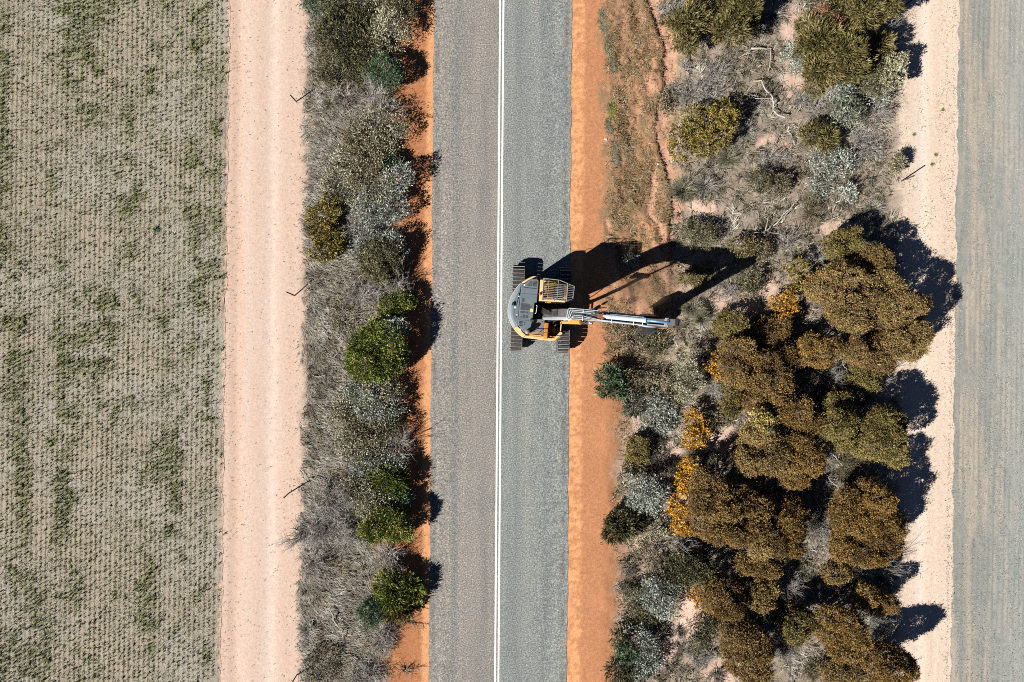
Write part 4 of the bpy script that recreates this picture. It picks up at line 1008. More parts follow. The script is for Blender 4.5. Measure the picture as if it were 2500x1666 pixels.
# weeds along the edge of the right shoulder, top to bottom
for (x, y, r_, m, lb) in ((380, 420, 55, "tuss", "pale green weed tuft on the shoulder edge opposite the gully's first bend"), (410, 570, 60, "tuss", "grey-green weed tuft below the pale weed tuft on the right shoulder edge"),
                         (330, 190, 80, "tuss", "broad grey-green weed patch uppermost on the right shoulder edge"), (415, 1010, 60, "green", "greenest weed tuft along the right shoulder edge"),
                         (380, 1150, 50, "tuss", "dark little weed below the greenest weed tuft"), (430, 1390, 75, "tuss", "olive weed patch on the shoulder edge level with the spiky tussock")):
    tussock(lb, 'R1', [(x + 6, y, (r_ * 1.1, r_ * 1.5)), (x + 25, y + r_, r_ * .8), (x + 10, y - r_, r_ * .7)], .13, m, "weeds on the right shoulder edge", 260, .013, "weed", "weed")
for (x, y, lb) in ((2303, 268, "dark green weed rosette alone on the upper right track"), (2233, 328, "grey-brown weed on the right track level with the lone sapling's upper side"), (2287, 377, "small weed rosette on the right track above the leaning post there"), (2278, 401, "smallest weed rosette on the right track beside the leaning post")):
    tussock(lb, 'P', [(x, y, 5)], .16, "green", "weeds on the right track", 60, .02, "weed", "weed")
tussock("solitary dark weed in the crop rows near the left sandy track's upper half", 'P', [(488, 400, 7)], .2, "green", "weeds in the crop field", 90, .03, "weed", "weed")
tussock("blue-green weed clump in the middle of the crop field", 'P', [(378, 560, 9)], .22, "bluegreen", "weeds in the crop field", 110, .03, "weed", "weed")
# ------------------------------------------------------------------ ground cover nobody could count
def clumped(name, label, cat, mat, ncl, nb, u0, u1, keep, Rr, hgt, Wd, lean, seed, tint_sd, ts=1.2):
    """Countless small tufts as one mass: every tuft a spray of curved blades."""
    r = np.random.default_rng(seed)
    u = r.uniform(u0, u1, ncl); y = r.uniform(-19, 19, ncl); x = u + K * y
    k = r.uniform(0, 1, ncl) < keep(x, y); x = x[k]; y = y[k]
    ix = np.repeat(np.arange(len(x)), r.poisson(nb, len(x))); n = len(ix)
    sz = r.uniform(.5, 1.3, len(x))[ix]
    P = np.stack([x[ix] + r.normal(0, .035, n), y[ix] + r.normal(0, .035, n), height(x, y)[ix] - .01], 1)
    la = lean(x, y)[ix] if callable(lean) else np.zeros((n, 2))
    D = dirs_upper(r, n, .08) * np.array([Rr, Rr, hgt]) * sz[:, None]
    D[:, :2] += la * Rr * .7
    L = np.linalg.norm(D, axis=1) * r.uniform(.7, 1.2, n)
    t = np.clip(.43 + (vnoise(x, y, ts, tint_sd, 3) - .5)[ix] * 1.1 + r.normal(0, .13, len(x))[ix] + r.normal(0, .14, n), 0, 1)
    V, F, T = blades(P, unit(D), L, Wd * r.uniform(.6, 1.5, n), np.array([0, 0, -.45]) + r.normal(0, .1, (n, 3)), t)
    return tag(np_mesh(name, V, F, FM[mat], None, T), label, cat, None, "stuff")

def cover(name, label, cat, mat, n, u0, u1, y0, y1, keep, Lr, Wd, lean, wild, zlift=.25, bend=-.35, tint=lambda r, x, y, n: r.uniform(0, 1, n), seed=1, group=None):
    r = np.random.default_rng(seed)
    u = r.uniform(u0, u1, n); y = r.uniform(y0, y1, n); x = u + K * y
    k = r.uniform(0, 1, n) < keep(x, y)
    x = x[k]; y = y[k]; n = len(x)
    P = np.stack([x, y, height(x, y) + .006], 1)
    la = np.asarray(lean(x, y)) if callable(lean) else np.broadcast_to(np.array(lean, float), (n, 2))
    D = np.concatenate([la, np.full((n, 1), zlift)], 1) + r.normal(0, 1, (n, 3)) * np.array([wild, wild, wild * .45])
    D[:, 2] = np.abs(D[:, 2]) * .9 + .04
    L = r.uniform(Lr[0], Lr[1], n)
    V, F, T = blades(P, unit(D), L, Wd * r.uniform(.6, 1.5, n), np.array([0, 0, bend]), tint(r, x, y, n))
    return tag(np_mesh(name, V, F, FM[mat], None, T), label, cat, group, "stuff")

patchy = lambda s, sd, lo, hi: (lambda x, y: sst(vnoise(x, y, s, sd, 3), lo, hi))
def left_keep(x, y):
    u = uu(x, y); n = vnoise(x, y, 1.4, 201, 3)
    return sst(u + (n - .5) * .9, -11.05, -10.65) * (1 - sst(u + (n - .5) * 1.8, -8.0, -6.3)) * (.35 + .75 * sst(vnoise(x, y, 2.2, 203, 2), .25, .6))
def left_lean(x, y):
    a = -0.75 + (vnoise(x, y, .45, 205, 2) - .5) * 2.6
    return np.stack([np.cos(a), np.sin(a)], 1)
def clump_tint(sd, sc=2.0):
    return lambda r, x, y, n: np.clip(.5 + (vnoise(x, y, sc, sd, 3) - .5) * .9 + r.normal(0, .2, n), 0, 1)
cover("dry_grass", "combed grey dry grass beside the left sandy track", "grass", "grass", 105000, -11.3, -6.2, -19, 19, left_keep, (.18, .5), .022, left_lean, .38, .30, -.45, clump_tint(211), 3)
cover("leaf_litter", "brown twigs and leaf litter under the left strip's bushes", "litter", "straw", 24000, -9.0, -5.2, -19, 19, lambda x, y: (1 - sst(uu(x, y), -6.4, -5.4)) * .9, (.05, .22), .02, (0, 0), 1.0, .1, -.2, clump_tint(212), 4)
def right_keep(x, y):
    u = uu(x, y); n = vnoise(x, y, .9, 221, 3)
    a = sst(u + (n - .5) * 1.4, 7.9, 9.0) + (1 - sst(y, -2.2, -.4)) * sst(u + (n - .5) * 1.2, 5.3, 6.2)
    e = 1 - sst(u + (n - .5) * 1.6, 19.0, 20.2)
    return np.clip(a, 0, 1) * e * (1 - bare_mask(x, y) * .93) * (.25 + .8 * sst(vnoise(x, y, 1.6, 223, 3), .35, .62))
def right_lean(x, y):
    a = vnoise(x, y, .5, 225, 2) * 9
    return np.stack([np.cos(a), np.sin(a)], 1) * .6
clumped("undergrowth", "dry grey-brown undergrowth covering the scrub floor", "undergrowth", "under", 11500, 13, 5.0, 20.6, right_keep, .40, .40, .032, right_lean, 5, 231)
clumped("shade_tufts", "added dark tufts standing in for shade between the mallees and bushes", "scrub", "dark", 2600, 26, 5.4, 20.0, lambda x, y: right_keep(x, y) * sst(vnoise(x, y, .8, 261, 3), .44, .62) * (.35 + .65 * (1 - sst(y, -2, 4))), .30, .36, .040, None, 25, 263)  # dark tufts added to give the black shade between the bushes
clumped("dry_tufts", "grey-green low tufts mixed among the left strip's grass", "grass", "straw2", 3200, 18, -10.9, -5.8, lambda x, y: left_keep(x, y) * (.15 + .85 * sst(vnoise(x, y, .7, 271, 3), .42, .62)), .30, .34, .024, left_lean, 15, 235)
cover("fallen_twigs", "brown fallen twigs and litter on the scrub floor", "litter", "scrub", 60000, 5.0, 20.4, -19, 19, lambda x, y: right_keep(x, y) * .8 + .10 * sst(uu(x, y), 8.5, 9.5) * (1 - sst(uu(x, y), 19.3, 20.2)), (.06, .30), .018, (0, 0), 1.0, .06, -.1, clump_tint(233), 6)
def mulch_keep(x, y):
    u = uu(x, y); n = vnoise(x, y, 1.2, 241, 3)
    g = x - gully_x(y)
    k = sst(u + (n - .5) * 1.2, 4.45, 5.15) * (1 - sst(u + (n - .5), 8.2, 8.9)) * sst(y + (n - .5) * 2, -2.6, -.8)
    k *= 1 - .92 * sst(g, .0, .1) * (1 - sst(g, .5, .8)) * sst(y, 3.4, 4.4)
    g2 = x - line_x(FURROW, y); k *= 1 - .85 * sst(g2, 0, .1) * (1 - sst(g2, .3, .5)) * sst(y, 4.8, 5.4) * (1 - sst(y, 8.4, 9.2))
    d = np.hypot((x - 6.1) / 1.3, (y - 2.6) / .9); k *= sst(d, .6, 1.2)
    return k * (.25 + .9 * sst(vnoise(x * 1.5, y * .6, 1.5, 243, 4), .34, .6)) * (1 - .85 * sst(vnoise(x * 1.5 + .35 * y, y * .45, 1.3, 39, 4), .52, .64))
cover("dead_twigs", "pale dead twigs tangled over the scrub floor", "twigs", "twig", 26000, 7.0, 20.3, -19, 19, lambda x, y: right_keep(x, y) * (.3 + .7 * sst(vnoise(x, y, .9, 281, 3), .4, .6)), (.15, .65), .017, right_lean, .8, .35, -.3, clump_tint(283), 27)
cover("straw_mulch", "chopped straw and shredded brush lying on the orange swale", "mulch", "straw", 80000, 4.6, 9.2, -4, 19, mulch_keep, (.05, .22), .020, (.1, -.2), .9, .12, -.1, clump_tint(245), 7)
clumped("mulch_tufts", "torn straw-coloured tufts scattered over the swale", "mulch", "straw", 2600, 13, 4.7, 9.0, mulch_keep, .26, .20, .024, lambda x, y: np.stack([.5 + 0 * x, -.6 + 0 * x], 1), 17, 247)
cover("swale_weeds", "low olive weeds along the swale's shoulder side", "weeds", "tuss", 14000, 4.7, 7.6, 2.5, 19, lambda x, y: sst(uu(x, y), 4.8, 5.2) * (1 - sst(uu(x, y), 5.9, 7.4)) * sst(vnoise(x * 1.2, y * .7, 1.1, 251, 3), .52, .68), (.06, .20), .02, (0, 0), .8, .4, -.2, clump_tint(253), 8)
cover("shoulder_weeds", "sparse dry weeds where the lower right shoulder meets the scrub", "weeds", "straw", 16000, 4.6, 6.8, -19, 0, lambda x, y: sst(uu(x, y) + (vnoise(x, y, .8, 256, 2) - .5), 5.1, 5.7) * (.15 + .85 * sst(vnoise(x, y, 2.0, 255, 3), .46, .62)), (.05, .2), .022, (0, 0), .9, .2, -.2, clump_tint(257), 9)
cover("track_weeds", "tiny dry weeds speckling the right sandy track", "weeds", "tuss", 16000, 19.6, 23.4, -19, 19, lambda x, y: .07 + .9 * sst(vnoise(x * 1.8, y * .5, 1.2, 261, 3), .48, .72) * sst(y, -4, 6) + .8 * (np.exp(-((uu(x, y) - 22.45) / .07) ** 2) + np.exp(-((uu(x, y) - 22.85) / .1) ** 2)) * (.3 + .7 * sst(y, -6, 4)), (.05, .12), .024, (.3, .2), .8, .25, -.2, clump_tint(263), 10)
cover("track_debris", "little dark sticks and stones scattered on the left sandy track", "debris", "bark", 2600, -15.0, -10.7, -19, 19, lambda x, y: .2 + .8 * sst(np.abs(uu(x, y) + 12.9), .8, 1.9), (.03, .12), .02, (.1, .1), .9, .05, -.1, clump_tint(265), 11)

def crop():
    """Drilled rows of stubble with young green shoots, one mass."""
    r = np.random.default_rng(77)
    us = np.arange(-28.2, -14.75, ROW)
    ys = np.arange(-18.6, 18.6, .185)
    U, Y = np.meshgrid(us, ys); Y = Y + r.uniform(0, .215, len(us))[None]; U = U.ravel(); Y = Y.ravel() + r.uniform(-.05, .05, U.size)
    U = U + r.normal(0, .014, U.size) + .03 * (vnoise(U * .2, Y, .5, 301, 2) - .5)
    X = U + .0135 * Y
    edge = sst(-U + (vnoise(X, Y, 1.2, 303, 3) - .5) * .9, 14.85, 15.5)
    lush = vnoise(X * 1.5, Y * .22, .6, 305, 3) * .55 + vnoise(X, Y, 1.5, 306, 2) * .45
    k = r.uniform(0, 1, U.size) < edge * (.80 + .20 * sst(lush, .25, .55))
    X = X[k]; Y = Y[k]; lush = lush[k]
    nb = r.poisson((8 + 9 * sst(lush, .45, .7)) * r.uniform(.35, 1.3, len(X))); ix = np.repeat(np.arange(len(X)), nb); n = len(ix)
    P = np.stack([X[ix] + r.normal(0, .025, n), Y[ix] + r.normal(0, .03, n), np.zeros(n)], 1)
    D = r.normal(0, 1, (n, 3)) * np.array([.30, .42, .3]); D[:, 2] = np.abs(D[:, 2]) + .55
    gt = sst(lush, .48, .62)[ix]
    green = r.uniform(0, 1, n) < .70 + .25 * gt
    t = np.where(green, np.clip(r.uniform(-.06, .30, n) + .14 * gt, 0, 1), r.uniform(.42, .8, n))
    L = r.uniform(.08, .16, n) * (1 + .5 * gt * green)
    V, F, T = blades(P, unit(D), L, r.uniform(.02, .042, n), np.array([0, 0, -.5]), t)
    # loose straw between the rows
    m = 120000; x = r.uniform(-28.2, -14.8, m); y = r.uniform(-18.6, 18.6, m); xx = x + .0135 * y
    q = r.uniform(0, 1, m) < (.35 + .65 * sst(vnoise(xx, y, .5, 307, 3), .35, .6)) * sst(-x, 14.8, 15.3)
    xx = xx[q]; y = y[q]; m = len(y)
    a = r.normal(.6, .9, m)
    P2 = np.stack([xx, y, r.uniform(.012, .03, m)], 1); D2 = np.stack([np.cos(a), np.sin(a), r.normal(.05, .1, m)], 1)
    V2, F2, T2 = blades(P2, unit(D2), r.uniform(.06, .17, m), .014, np.array([0, 0, -.1]), r.uniform(.5, 1, m))
    o = len(V)
    tag(np_mesh("crop_stubble", np.concatenate([V, V2]), [F[0], F[1], F2[0] + o, F2[1] + o], FM["crop"], None, np.concatenate([T, T2])), "rows of straw stubble and young green shoots in the left field", "crop", None, "stuff")
crop()
def right_crop():
    r = np.random.default_rng(78)
    us = np.concatenate([np.arange(22.75, 30, .27)])
    ys = np.arange(-18.6, 18.6, .08)
    U, Y = np.meshgrid(us, ys); U = U.ravel(); Y = Y.ravel() + r.uniform(-.05, .05, U.size)
    U = U + .06 * (vnoise(U * .6, Y, .35, 311, 2) - .5) + r.normal(0, .03, U.size); X = U + .012 * Y
    lush = vnoise(X, Y, .8, 313, 3)
    k = r.uniform(0, 1, U.size) < .25 + .7 * sst(vnoise(X * 2.5, Y * .3, 1, 315, 3), .40, .6)
    X = X[k]; Y = Y[k]; lush = lush[k]
    nb = r.poisson(4, len(X)); ix = np.repeat(np.arange(len(X)), nb); n = len(ix)
    P = np.stack([X[ix] + r.normal(0, .05, n), Y[ix] + r.normal(0, .05, n), np.full(n, .02)], 1)
    D = r.normal(0, 1, (n, 3)) * np.array([.6, .6, .3]); D[:, 2] = np.abs(D[:, 2]) + .45
    t = np.where(r.uniform(0, 1, n) < .5, r.uniform(.05, .45, n), r.uniform(.45, 1, n))
    V, F, T = blades(P, unit(D), r.uniform(.035, .085, n), r.uniform(.012, .026, n), np.array([0, 0, -.5]), t)
    tag(np_mesh("field_stubble", V, F, FM["field"], None, T), "faint rows of bluish-grey stubble in the right field", "crop", None, "stuff")
FM["field"] = foliage_mat("grey_stubble", [(.05, (.15, .17, .145)), (.3, (.21, .23, .20)), (.5, (.32, .33, .305)), (.8, (.42, .42, .40)), (1, (.56, .56, .54))], .85)
right_crop()

# ------------------------------------------------------------------ fence posts (steel pickets with a bolt hole cap), stones
gp_ = G("weathered_picket", .7, .4); gp_.color(gp_.ramp(gp_.noise(gp_.pos(), 18, 3), [(.3, (.035, .028, .024)), (.7, (.085, .065, .052))]))
def picket(px, py, label, lean=(0, 0), h=1.05):
    b = at(px, py, 0); z0 = float(height(b[0], b[1])) - .05
    M_ = MB()
    for k in range(3):                           # three-winged star section
        R = Matrix.Rotation(k * 2 * math.pi / 3 + .4, 3, 'Z')
        c = R @ Vector((.018, 0, (h + .05) / 2))
        M_.box(c, (.036, .009, h + .05 - .002 * k), R)
    M_.box((0, 0, h + .055), (.03, .03, .012))
    o = M_.build("fence_post", gp_.m, None, .002)
    o.location = (b[0], b[1], z0); o.rotation_euler = (lean[0], lean[1], 0)
    tag(o, label, "fence post", "steel fence posts along the sandy tracks")
picket(723, 248, "dark steel fence post at the left track, uppermost of four there", (.03, .02))
picket(720, 722, "dark steel fence post beside the grass, level with the excavator's upper track", (-.11, -.10))
picket(706, 1204, "dark steel fence post at the left track, third one down", (.02, .06))
picket(725, 1648, "dark steel fence post at the left track nearest the bottom edge", (.04, .0))
picket(2200, 443, "dark steel fence post standing alone on the right sandy track", (-.05, .08))
picket(2207, 15, "dark steel fence post at the top edge, under the golden-green canopy", (.02, .05))

gs = G("stone", .9, .2); gs.color(gs.ramp(gs.noise(gs.pos(), 9, 3), [(.3, (.42, .38, .34)), (.7, (.68, .65, .61))]))
def stone(px, py, r_, label, group="pale stones", name="stone"):
    rr = np.random.default_rng(int(px * 7 + py)); bm = bmesh.new(); bmesh.ops.create_icosphere(bm, subdivisions=2, radius=r_)
    for v in bm.verts: v.co = Vector((v.co.x * 1.25, v.co.y, v.co.z * .6)) * (1 + .22 * math.sin(v.co.x * 31 + px) * math.cos(v.co.y * 27 + py) + rr.normal(0, .05))
    me = bpy.data.meshes.new(name); bm.to_mesh(me); bm.free(); me.materials.append(gs.m)
    o = bpy.data.objects.new(name, me); COL.objects.link(o); b = at(px, py); o.location = (b[0], b[1], float(height(b[0], b[1])) + r_ * .3); o.rotation_euler = (0, 0, px)
    tag(o, label, "stone", group)
stone(803, 755, .10, "whitish stone in grey grass of the left strip")
stone(1479, 341, .07, "white stone pair's larger member by the upper right shoulder weeds")
stone(1609, 398, .06, "small white stone near the gully's lower end")
stone(1793, 1071, .05, "little white stone on the sand path among the mallees")
stone(1464, 1325, .04, "tiny pale stone on the lower right shoulder")

# dust raised by the cutter head
def dust():
    m = bpy.data.materials.new("dust"); m.use_nodes = True; t = m.node_tree; t.nodes.remove(t.nodes["Principled BSDF"])
    out = t.nodes["Material Output"]; v = t.nodes.new("ShaderNodeVolumePrincipled"); v.inputs["Color"].default_value = (.78, .55, .38, 1); v.inputs["Anisotropy"].default_value = .2
    tc = t.nodes.new("ShaderNodeTexCoord"); ln = t.nodes.new("ShaderNodeVectorMath"); ln.operation = 'LENGTH'
    t.links.new(tc.outputs["Object"], ln.inputs[0])
    mr = t.nodes.new("ShaderNodeMapRange"); mr.interpolation_type = 'SMOOTHSTEP'; mr.inputs[1].default_value = .95; mr.inputs[2].default_value = .1
    t.links.new(ln.outputs["Value"], mr.inputs[0])
    nz = t.nodes.new("ShaderNodeTexNoise"); nz.inputs["Scale"].default_value = 2.0; nz.inputs["Detail"].default_value = 3; t.links.new(tc.outputs["Object"], nz.inputs["Vector"])
    m2 = t.nodes.new("ShaderNodeMapRange"); m2.inputs[1].default_value = .35; m2.inputs[2].default_value = .7; t.links.new(nz.outputs[0], m2.inputs[0])
    mu = t.nodes.new("ShaderNodeMath"); mu.operation = 'MULTIPLY'; t.links.new(mr.outputs[0], mu.inputs[0]); t.links.new(m2.outputs[0], mu.inputs[1])
    mu2 = t.nodes.new("ShaderNodeMath"); mu2.operation = 'MULTIPLY'; t.links.new(mu.outputs[0], mu2.inputs[0]); mu2.inputs[1].default_value = 0.95
    t.links.new(mu2.outputs[0], v.inputs["Density"]); t.links.new(v.outputs[0], out.inputs["Volume"])
    bm = bmesh.new(); bmesh.ops.create_icosphere(bm, subdivisions=3, radius=1); me = bpy.data.meshes.new("dust"); bm.to_mesh(me); bm.free(); me.materials.append(m)
    o = bpy.data.objects.new("dust_cloud", me); COL.objects.link(o); o.location = (6.5, 2.35, .55); o.scale = (1.9, 1.35, .95)
    tag(o, "thin tan dust raised beside the excavator's arm", "dust", None, "stuff")
dust()
# ------------------------------------------------------------------ the excavator
def paint(name, c, rough=.42, dirt=(.40, .25, .15), amount=.35, spec=.45, scale=3.0, metal=0.0):
    g = G(name, rough, spec); p = g.pos()
    n = g.noise(p, scale, 5, .65); f = g.noise(p, 40, 2, .7)
    c1 = g.mix(g.math('MULTIPLY', g.step(n, .48, .72), amount), c, dirt)
    c2 = g.mix(1.0, c1, g.ramp(f, [(.35, (.88, .88, .88)), (.65, (1.08, 1.08, 1.08))]), 'MULTIPLY')
    g.color(c2); g.put(g.b.inputs["Roughness"], g.math('ADD', rough, g.math('MULTIPLY', n, .25)))
    g.b.inputs["Metallic"].default_value = metal
    return g.m
EM = dict(
    yellow=paint("machine_yellow", (.56, .285, .065), .45, (.34, .21, .13), .6),
    cream=paint("faded_yellow", (.66, .455, .215), .5, (.40, .29, .20), .5),
    orange=paint("orange_yellow", (.52, .20, .02), .42, (.30, .16, .08), .5),
    slate=paint("slate_grey_paint", (.115, .150, .175), .50, (.24, .22, .19), .25),
    slate2=paint("pale_slate_paint", (.20, .255, .29), .45, (.30, .28, .25), .25),
    grey=paint("light_grey_paint", (.30, .31, .315), .48, (.26, .20, .15), .40),
    steel=paint("worn_steel", (.27, .245, .23), .5, (.30, .20, .13), .5, .5, 6, .15),
    black=paint("black_paint", (.018, .019, .021), .5, (.10, .075, .055), .3),
    dark=paint("dusty_track_pad", (.028, .034, .036), .6, (.09, .085, .08), .5, .4, 5),
    tread=paint("tread_plate", (.16, .165, .165), .6, (.28, .22, .17), .5, .4, 8),
    pipe=paint("bluish_pipe", (.50, .58, .64), .35, (.30, .24, .20), .30, .5, 6),
    hose=paint("rubber_hose", (.030, .029, .029), .7, (.16, .12, .09), .4),
    chrome=paint("chrome_rod", (.62, .70, .80), .12, (.5, .5, .5), .05, .8, 3, 1.0),
    boomgrey=paint("boom_grey_paint", (.085, .088, .09), .5, (.22, .16, .12), .35),
    rod=paint("sky_tinted_rod", (.16, .36, .66), .18, (.2, .3, .4), .05, .7, 3, .35),  # blue sky reflection painted into the rod's base colour
    rimc=paint("scuffed_rim", (.52, .46, .36), .5, (.40, .32, .24), .5),
    cage=paint("cage_grey", (.27, .28, .285), .5, (.22, .17, .13), .4),
    rust=paint("rusty_steel", (.22, .085, .035), .8, (.10, .055, .035), .5),
    sticker=paint("warning_yellow", (.80, .62, .10), .5, (.6, .5, .3), .2),
    white=paint("white_label", (.75, .75, .74), .5, (.5, .45, .4), .2),
)
gg = G("beacon_lens", .25, .6); gg.color((.75, .05, .01)); EM["red"] = gg.m
gg = G("tinted_glass", .05, .6); gg.color((.02, .025, .03)); gg.b.inputs["Transmission Weight"].default_value = .75; EM["glass"] = gg.m

HEAD = math.radians(-5.0)
ex = tag(empty("excavator", (1.47, 1.62, .066), HEAD), "yellow and slate-grey tracked excavator on the road with its arm over the verge", "excavator")

def hp(zx, zy):
    """Engine deck drawing units to metres ahead / left of the swing centre."""
    return (.001687 * zx + .0001476 * zy - 2.0165, .0001476 * zx - .001687 * zy + 1.654)
def smooth_arc(pts, n=4):
    out = []
    P = [Vector(p) for p in pts]
    for i in range(len(P) - 1):
        p0 = P[max(i - 1, 0)]; p1 = P[i]; p2 = P[i + 1]; p3 = P[min(i + 2, len(P) - 1)]
        for k in range(n):
            t = k / n
            out.append(tuple(.5 * ((2 * p1) + (-p0 + p2) * t + (2 * p0 - 5 * p1 + 4 * p2 - p3) * t * t + (-p0 + 3 * p1 - 3 * p2 + p3) * t ** 3)))
    out.append(tuple(P[-1]))
    return out

# --- undercarriage: two tracks lying along the road
UC = Matrix.Rotation(math.radians(88.0) - HEAD, 4, 'Z')
R_, HALF = .41, 1.76
per = 4 * HALF + 2 * math.pi * R_
NSH = 49
def track_pos(s):
    s = s % per
    if s < 2 * HALF: return (-HALF + s, R_ + .045 + R_, 0.0)              # top run, x forward
    s -= 2 * HALF
    if s < math.pi * R_: a = s / R_; return (HALF + math.sin(a) * R_, .045 + R_ + math.cos(a) * R_, -a)
    s -= math.pi * R_
    if s < 2 * HALF: return (HALF - s, .045, -math.pi)
    s -= 2 * HALF
    a = s / R_; return (-HALF - math.sin(a) * R_, .045 + R_ - math.cos(a) * R_, -math.pi - a)
for side in (-1, 1):
    yc = side * 1.195
    c = MB(); c.M = UC
    for k in range(NSH):
        x, z, a = track_pos((k + .3) * per / NSH)
        R = Matrix.Rotation(-a, 3, 'Y'); o = Vector((x, yc, z))
        c.cur = 0
        c.box(o, (.172, .60, .022), R)
        c.box(o + R @ Vector((0, 0, -.028)), (.15, .16, .03), R)          # chain link under the pad
        c.cur = 1
        c.box(o + R @ Vector((-.058, 0, .026)), (.030, .598, .032), R)    # worn grouser bar
        for e in (-1, 1): c.box(o + R @ Vector((0, e * .288, .013)), (.15, .022, .006), R)
    ch = c.build("track_chain", [EM["dark"], EM["steel"]], ex)
    f = MB(); f.M = UC
    f.box((0, yc, .45), (2.9, .30, .34)); f.box((0, yc, .655), (1.6, .22, .08))
    f.box((.0, yc - side * .32, .50), (1.3, .40, .26))
    for x in (-.75, 0, .75): f.box((x, yc + side * .17, .45), (.5, .05, .2))
    fr = f.build("track_frame", EM["black"], ex, .015)
    for nm, x in (("drive_sprocket", -HALF), ("idler_wheel", HALF)):
        w = MB(); w.M = UC; w.lathe([(.12, -.16), (.34, -.12), (.355, -.05), (.355, .05), (.34, .12), (.12, .16)], (x, yc, R_ + .045), 'y', 22)
        w.build(nm, EM["steel"], fr, 0, True)
    for x in np.linspace(-1.35, 1.35, 7):
        w = MB(); w.M = UC; w.lathe([(.05, -.15), (.10, -.13), (.10, .13), (.05, .15)], (float(x), yc, .175), 'y', 14)
        w.build("track_roller", EM["steel"], fr, 0, True)
b = MB(); b.M = UC
b.box((0, 0, .62), (1.2, 1.5, .26))
for s in (-1, 1):
    for q in (-1, 1): b.box((s * .62, q * .62, .58), (.5, .9, .2), Matrix.Rotation(s * q * -.45, 3, 'Z'))
b.build("chassis", EM["black"], ex, .02)
b = MB(); b.lathe([(.62, .76), (.66, .78), (.66, .92), (.60, .95)], (0, 0, 0), 'z', 36); b.build("turntable", EM["steel"], ex, 0, True)

# --- upper structure
ARC = smooth_arc([(-.34, 1.52), (-.61, 1.50), (-1.09, 1.17), (-1.38, .78), (-1.54, .42), (-1.63, .03), (-1.64, -.31), (-1.57, -.62), (-1.44, -.88), (-1.26, -1.16), (-1.04, -1.37), (-.79, -1.52)], 3)
pf = MB()
pf.prism([(x * .97, y * .985) for x, y in ARC] + [(.70, -1.50), (1.06, -1.12), (1.08, -.62), (.9, -.05), (1.0, .25), (1.10, 1.28), (.5, 1.38)], .97, 1.20)
pf.build("platform", EM["black"], ex, .01)
INNER = [(-.66, -1.395), (-.82, -1.275), (-1.125, -.955), (-1.135, .955), (-.81, 1.27), (-.62, 1.385), (-.34, 1.395)]
def band(sel, z0, z1, shrink=0.0):
    """Counterweight section between the outer arc and the deck edge."""
    return [p for p in sel]
n = len(ARC)
i1 = min(range(n), key=lambda i: (ARC[i][0] + 1.09) ** 2 + (ARC[i][1] - 1.17) ** 2)
i2 = min(range(n), key=lambda i: (ARC[i][0] + 1.30) ** 2 + (ARC[i][1] + 1.10) ** 2)
def shr(p, k): return (p[0] * k, p[1] * k)
cw = MB()
mid = ARC[i1:i2 + 1]
inn = [(-1.10, -.985), (-1.125, -.955), (-1.135, .955), (-1.0, 1.09)]
low = [shr(p, 1.0) for p in mid] + inn
cw.prism(low, 1.05, 1.93)
a = [shr(p, 1.0) for p in mid]; t = [shr(p, .93) for p in mid]
m_ = len(a)
vs = [(x, y, 1.932) for x, y in a] + [(x, y, 2.08) for x, y in t] + [(x, y, 2.08) for x, y in inn[::1]] + [(x, y, 1.932) for x, y in inn]
q = len(inn)
fs = [(i, i + 1, m_ + i + 1, m_ + i) for i in range(m_ - 1)] + [tuple(range(m_, 2 * m_ + q)), tuple(list(range(m_ - 1, -1, -1)) + list(range(2 * m_ + 2 * q - 1, 2 * m_ + q - 1, -1))), (m_ - 1, 2 * m_ + q, 2 * m_, 2 * m_ - 1), (0, m_, 2 * m_ + q - 1, 2 * m_ + 2 * q - 1)] + [(2 * m_ + i, 2 * m_ + q + i, 2 * m_ + q + i + 1, 2 * m_ + i + 1) for i in range(q - 1)]
cw.cur = 1
cw.add(vs, fs)
cwo = cw.build("counterweight", [EM["slate2"], EM["slate2"]], ex, .012)
rim = MB(); rim.tube([(x * 1.004, y * 1.004, 1.925) for x, y in mid], .018, 6); rim.build("counterweight_rim", EM["rimc"], cwo, 0, True)
top = MB(); top.prism([shr(p, .875) for p in mid[1:-1]] + [(-1.112, -.93), (-1.145, 0), (-1.112, .95)], 2.082, 2.094); top.build("counterweight_top", EM["slate"], cwo)
det = MB()
for zx, zy in ((425, 675), (350, 1340)):
    x, y = hp(zx, zy); det.lathe([(.022, 2.096), (.018, 2.12)], (x, y, 0), 'z', 10)
det.build("lifting_eye", EM["black"], cwo)
det = MB()
for zx, zy, s in ((430, 745, .05), (325, 1065, .085), (375, 1280, .05)):
    x, y = hp(zx, zy); det.box((x, y, 2.099), (s, s, .006))
det.build("white_label", EM["white"], cwo)
lamp = MB(); x, y = hp(260, 970)
lamp.box((x, y, 2.15), (.10, .13, .11)); lamp.tube([(x, y - .0, 2.10), (x + .03, y - .02, 2.2)], .02); lamp.box((x + .09, y - .03, 2.11), (.06, .07, .03))
lamp.build("rear_camera", EM["black"], cwo, .008)
# yellow corner panels and right-hand body side
y1 = MB(); y1.prism(ARC[0:i1 + 1] + [(-1.0, 1.095), (-.81, 1.275), (-.62, 1.39), (-.34, 1.40)], 1.06, 2.02)
y1.build("corner_panel", EM["cream"], ex, .025)
y2 = MB(); y2.prism(ARC[i2:] + [(-.66, -1.40), (-.82, -1.28), (-1.105, -.99)], 1.06, 1.96)
y2.build("corner_panel", EM["cream"], ex, .025)
y3 = MB(); y3.prism([(-.784, -1.525), (-.655, -1.405), (.60, -1.43), (.72, -1.42), (1.0, -1.07), (1.10, -1.10), (1.12, -1.17), (.82, -1.50), (.66, -1.56), (.42, -1.565)], 1.06, 1.90)
sp = y3.build("side_panel", EM["cream"], ex, .02)
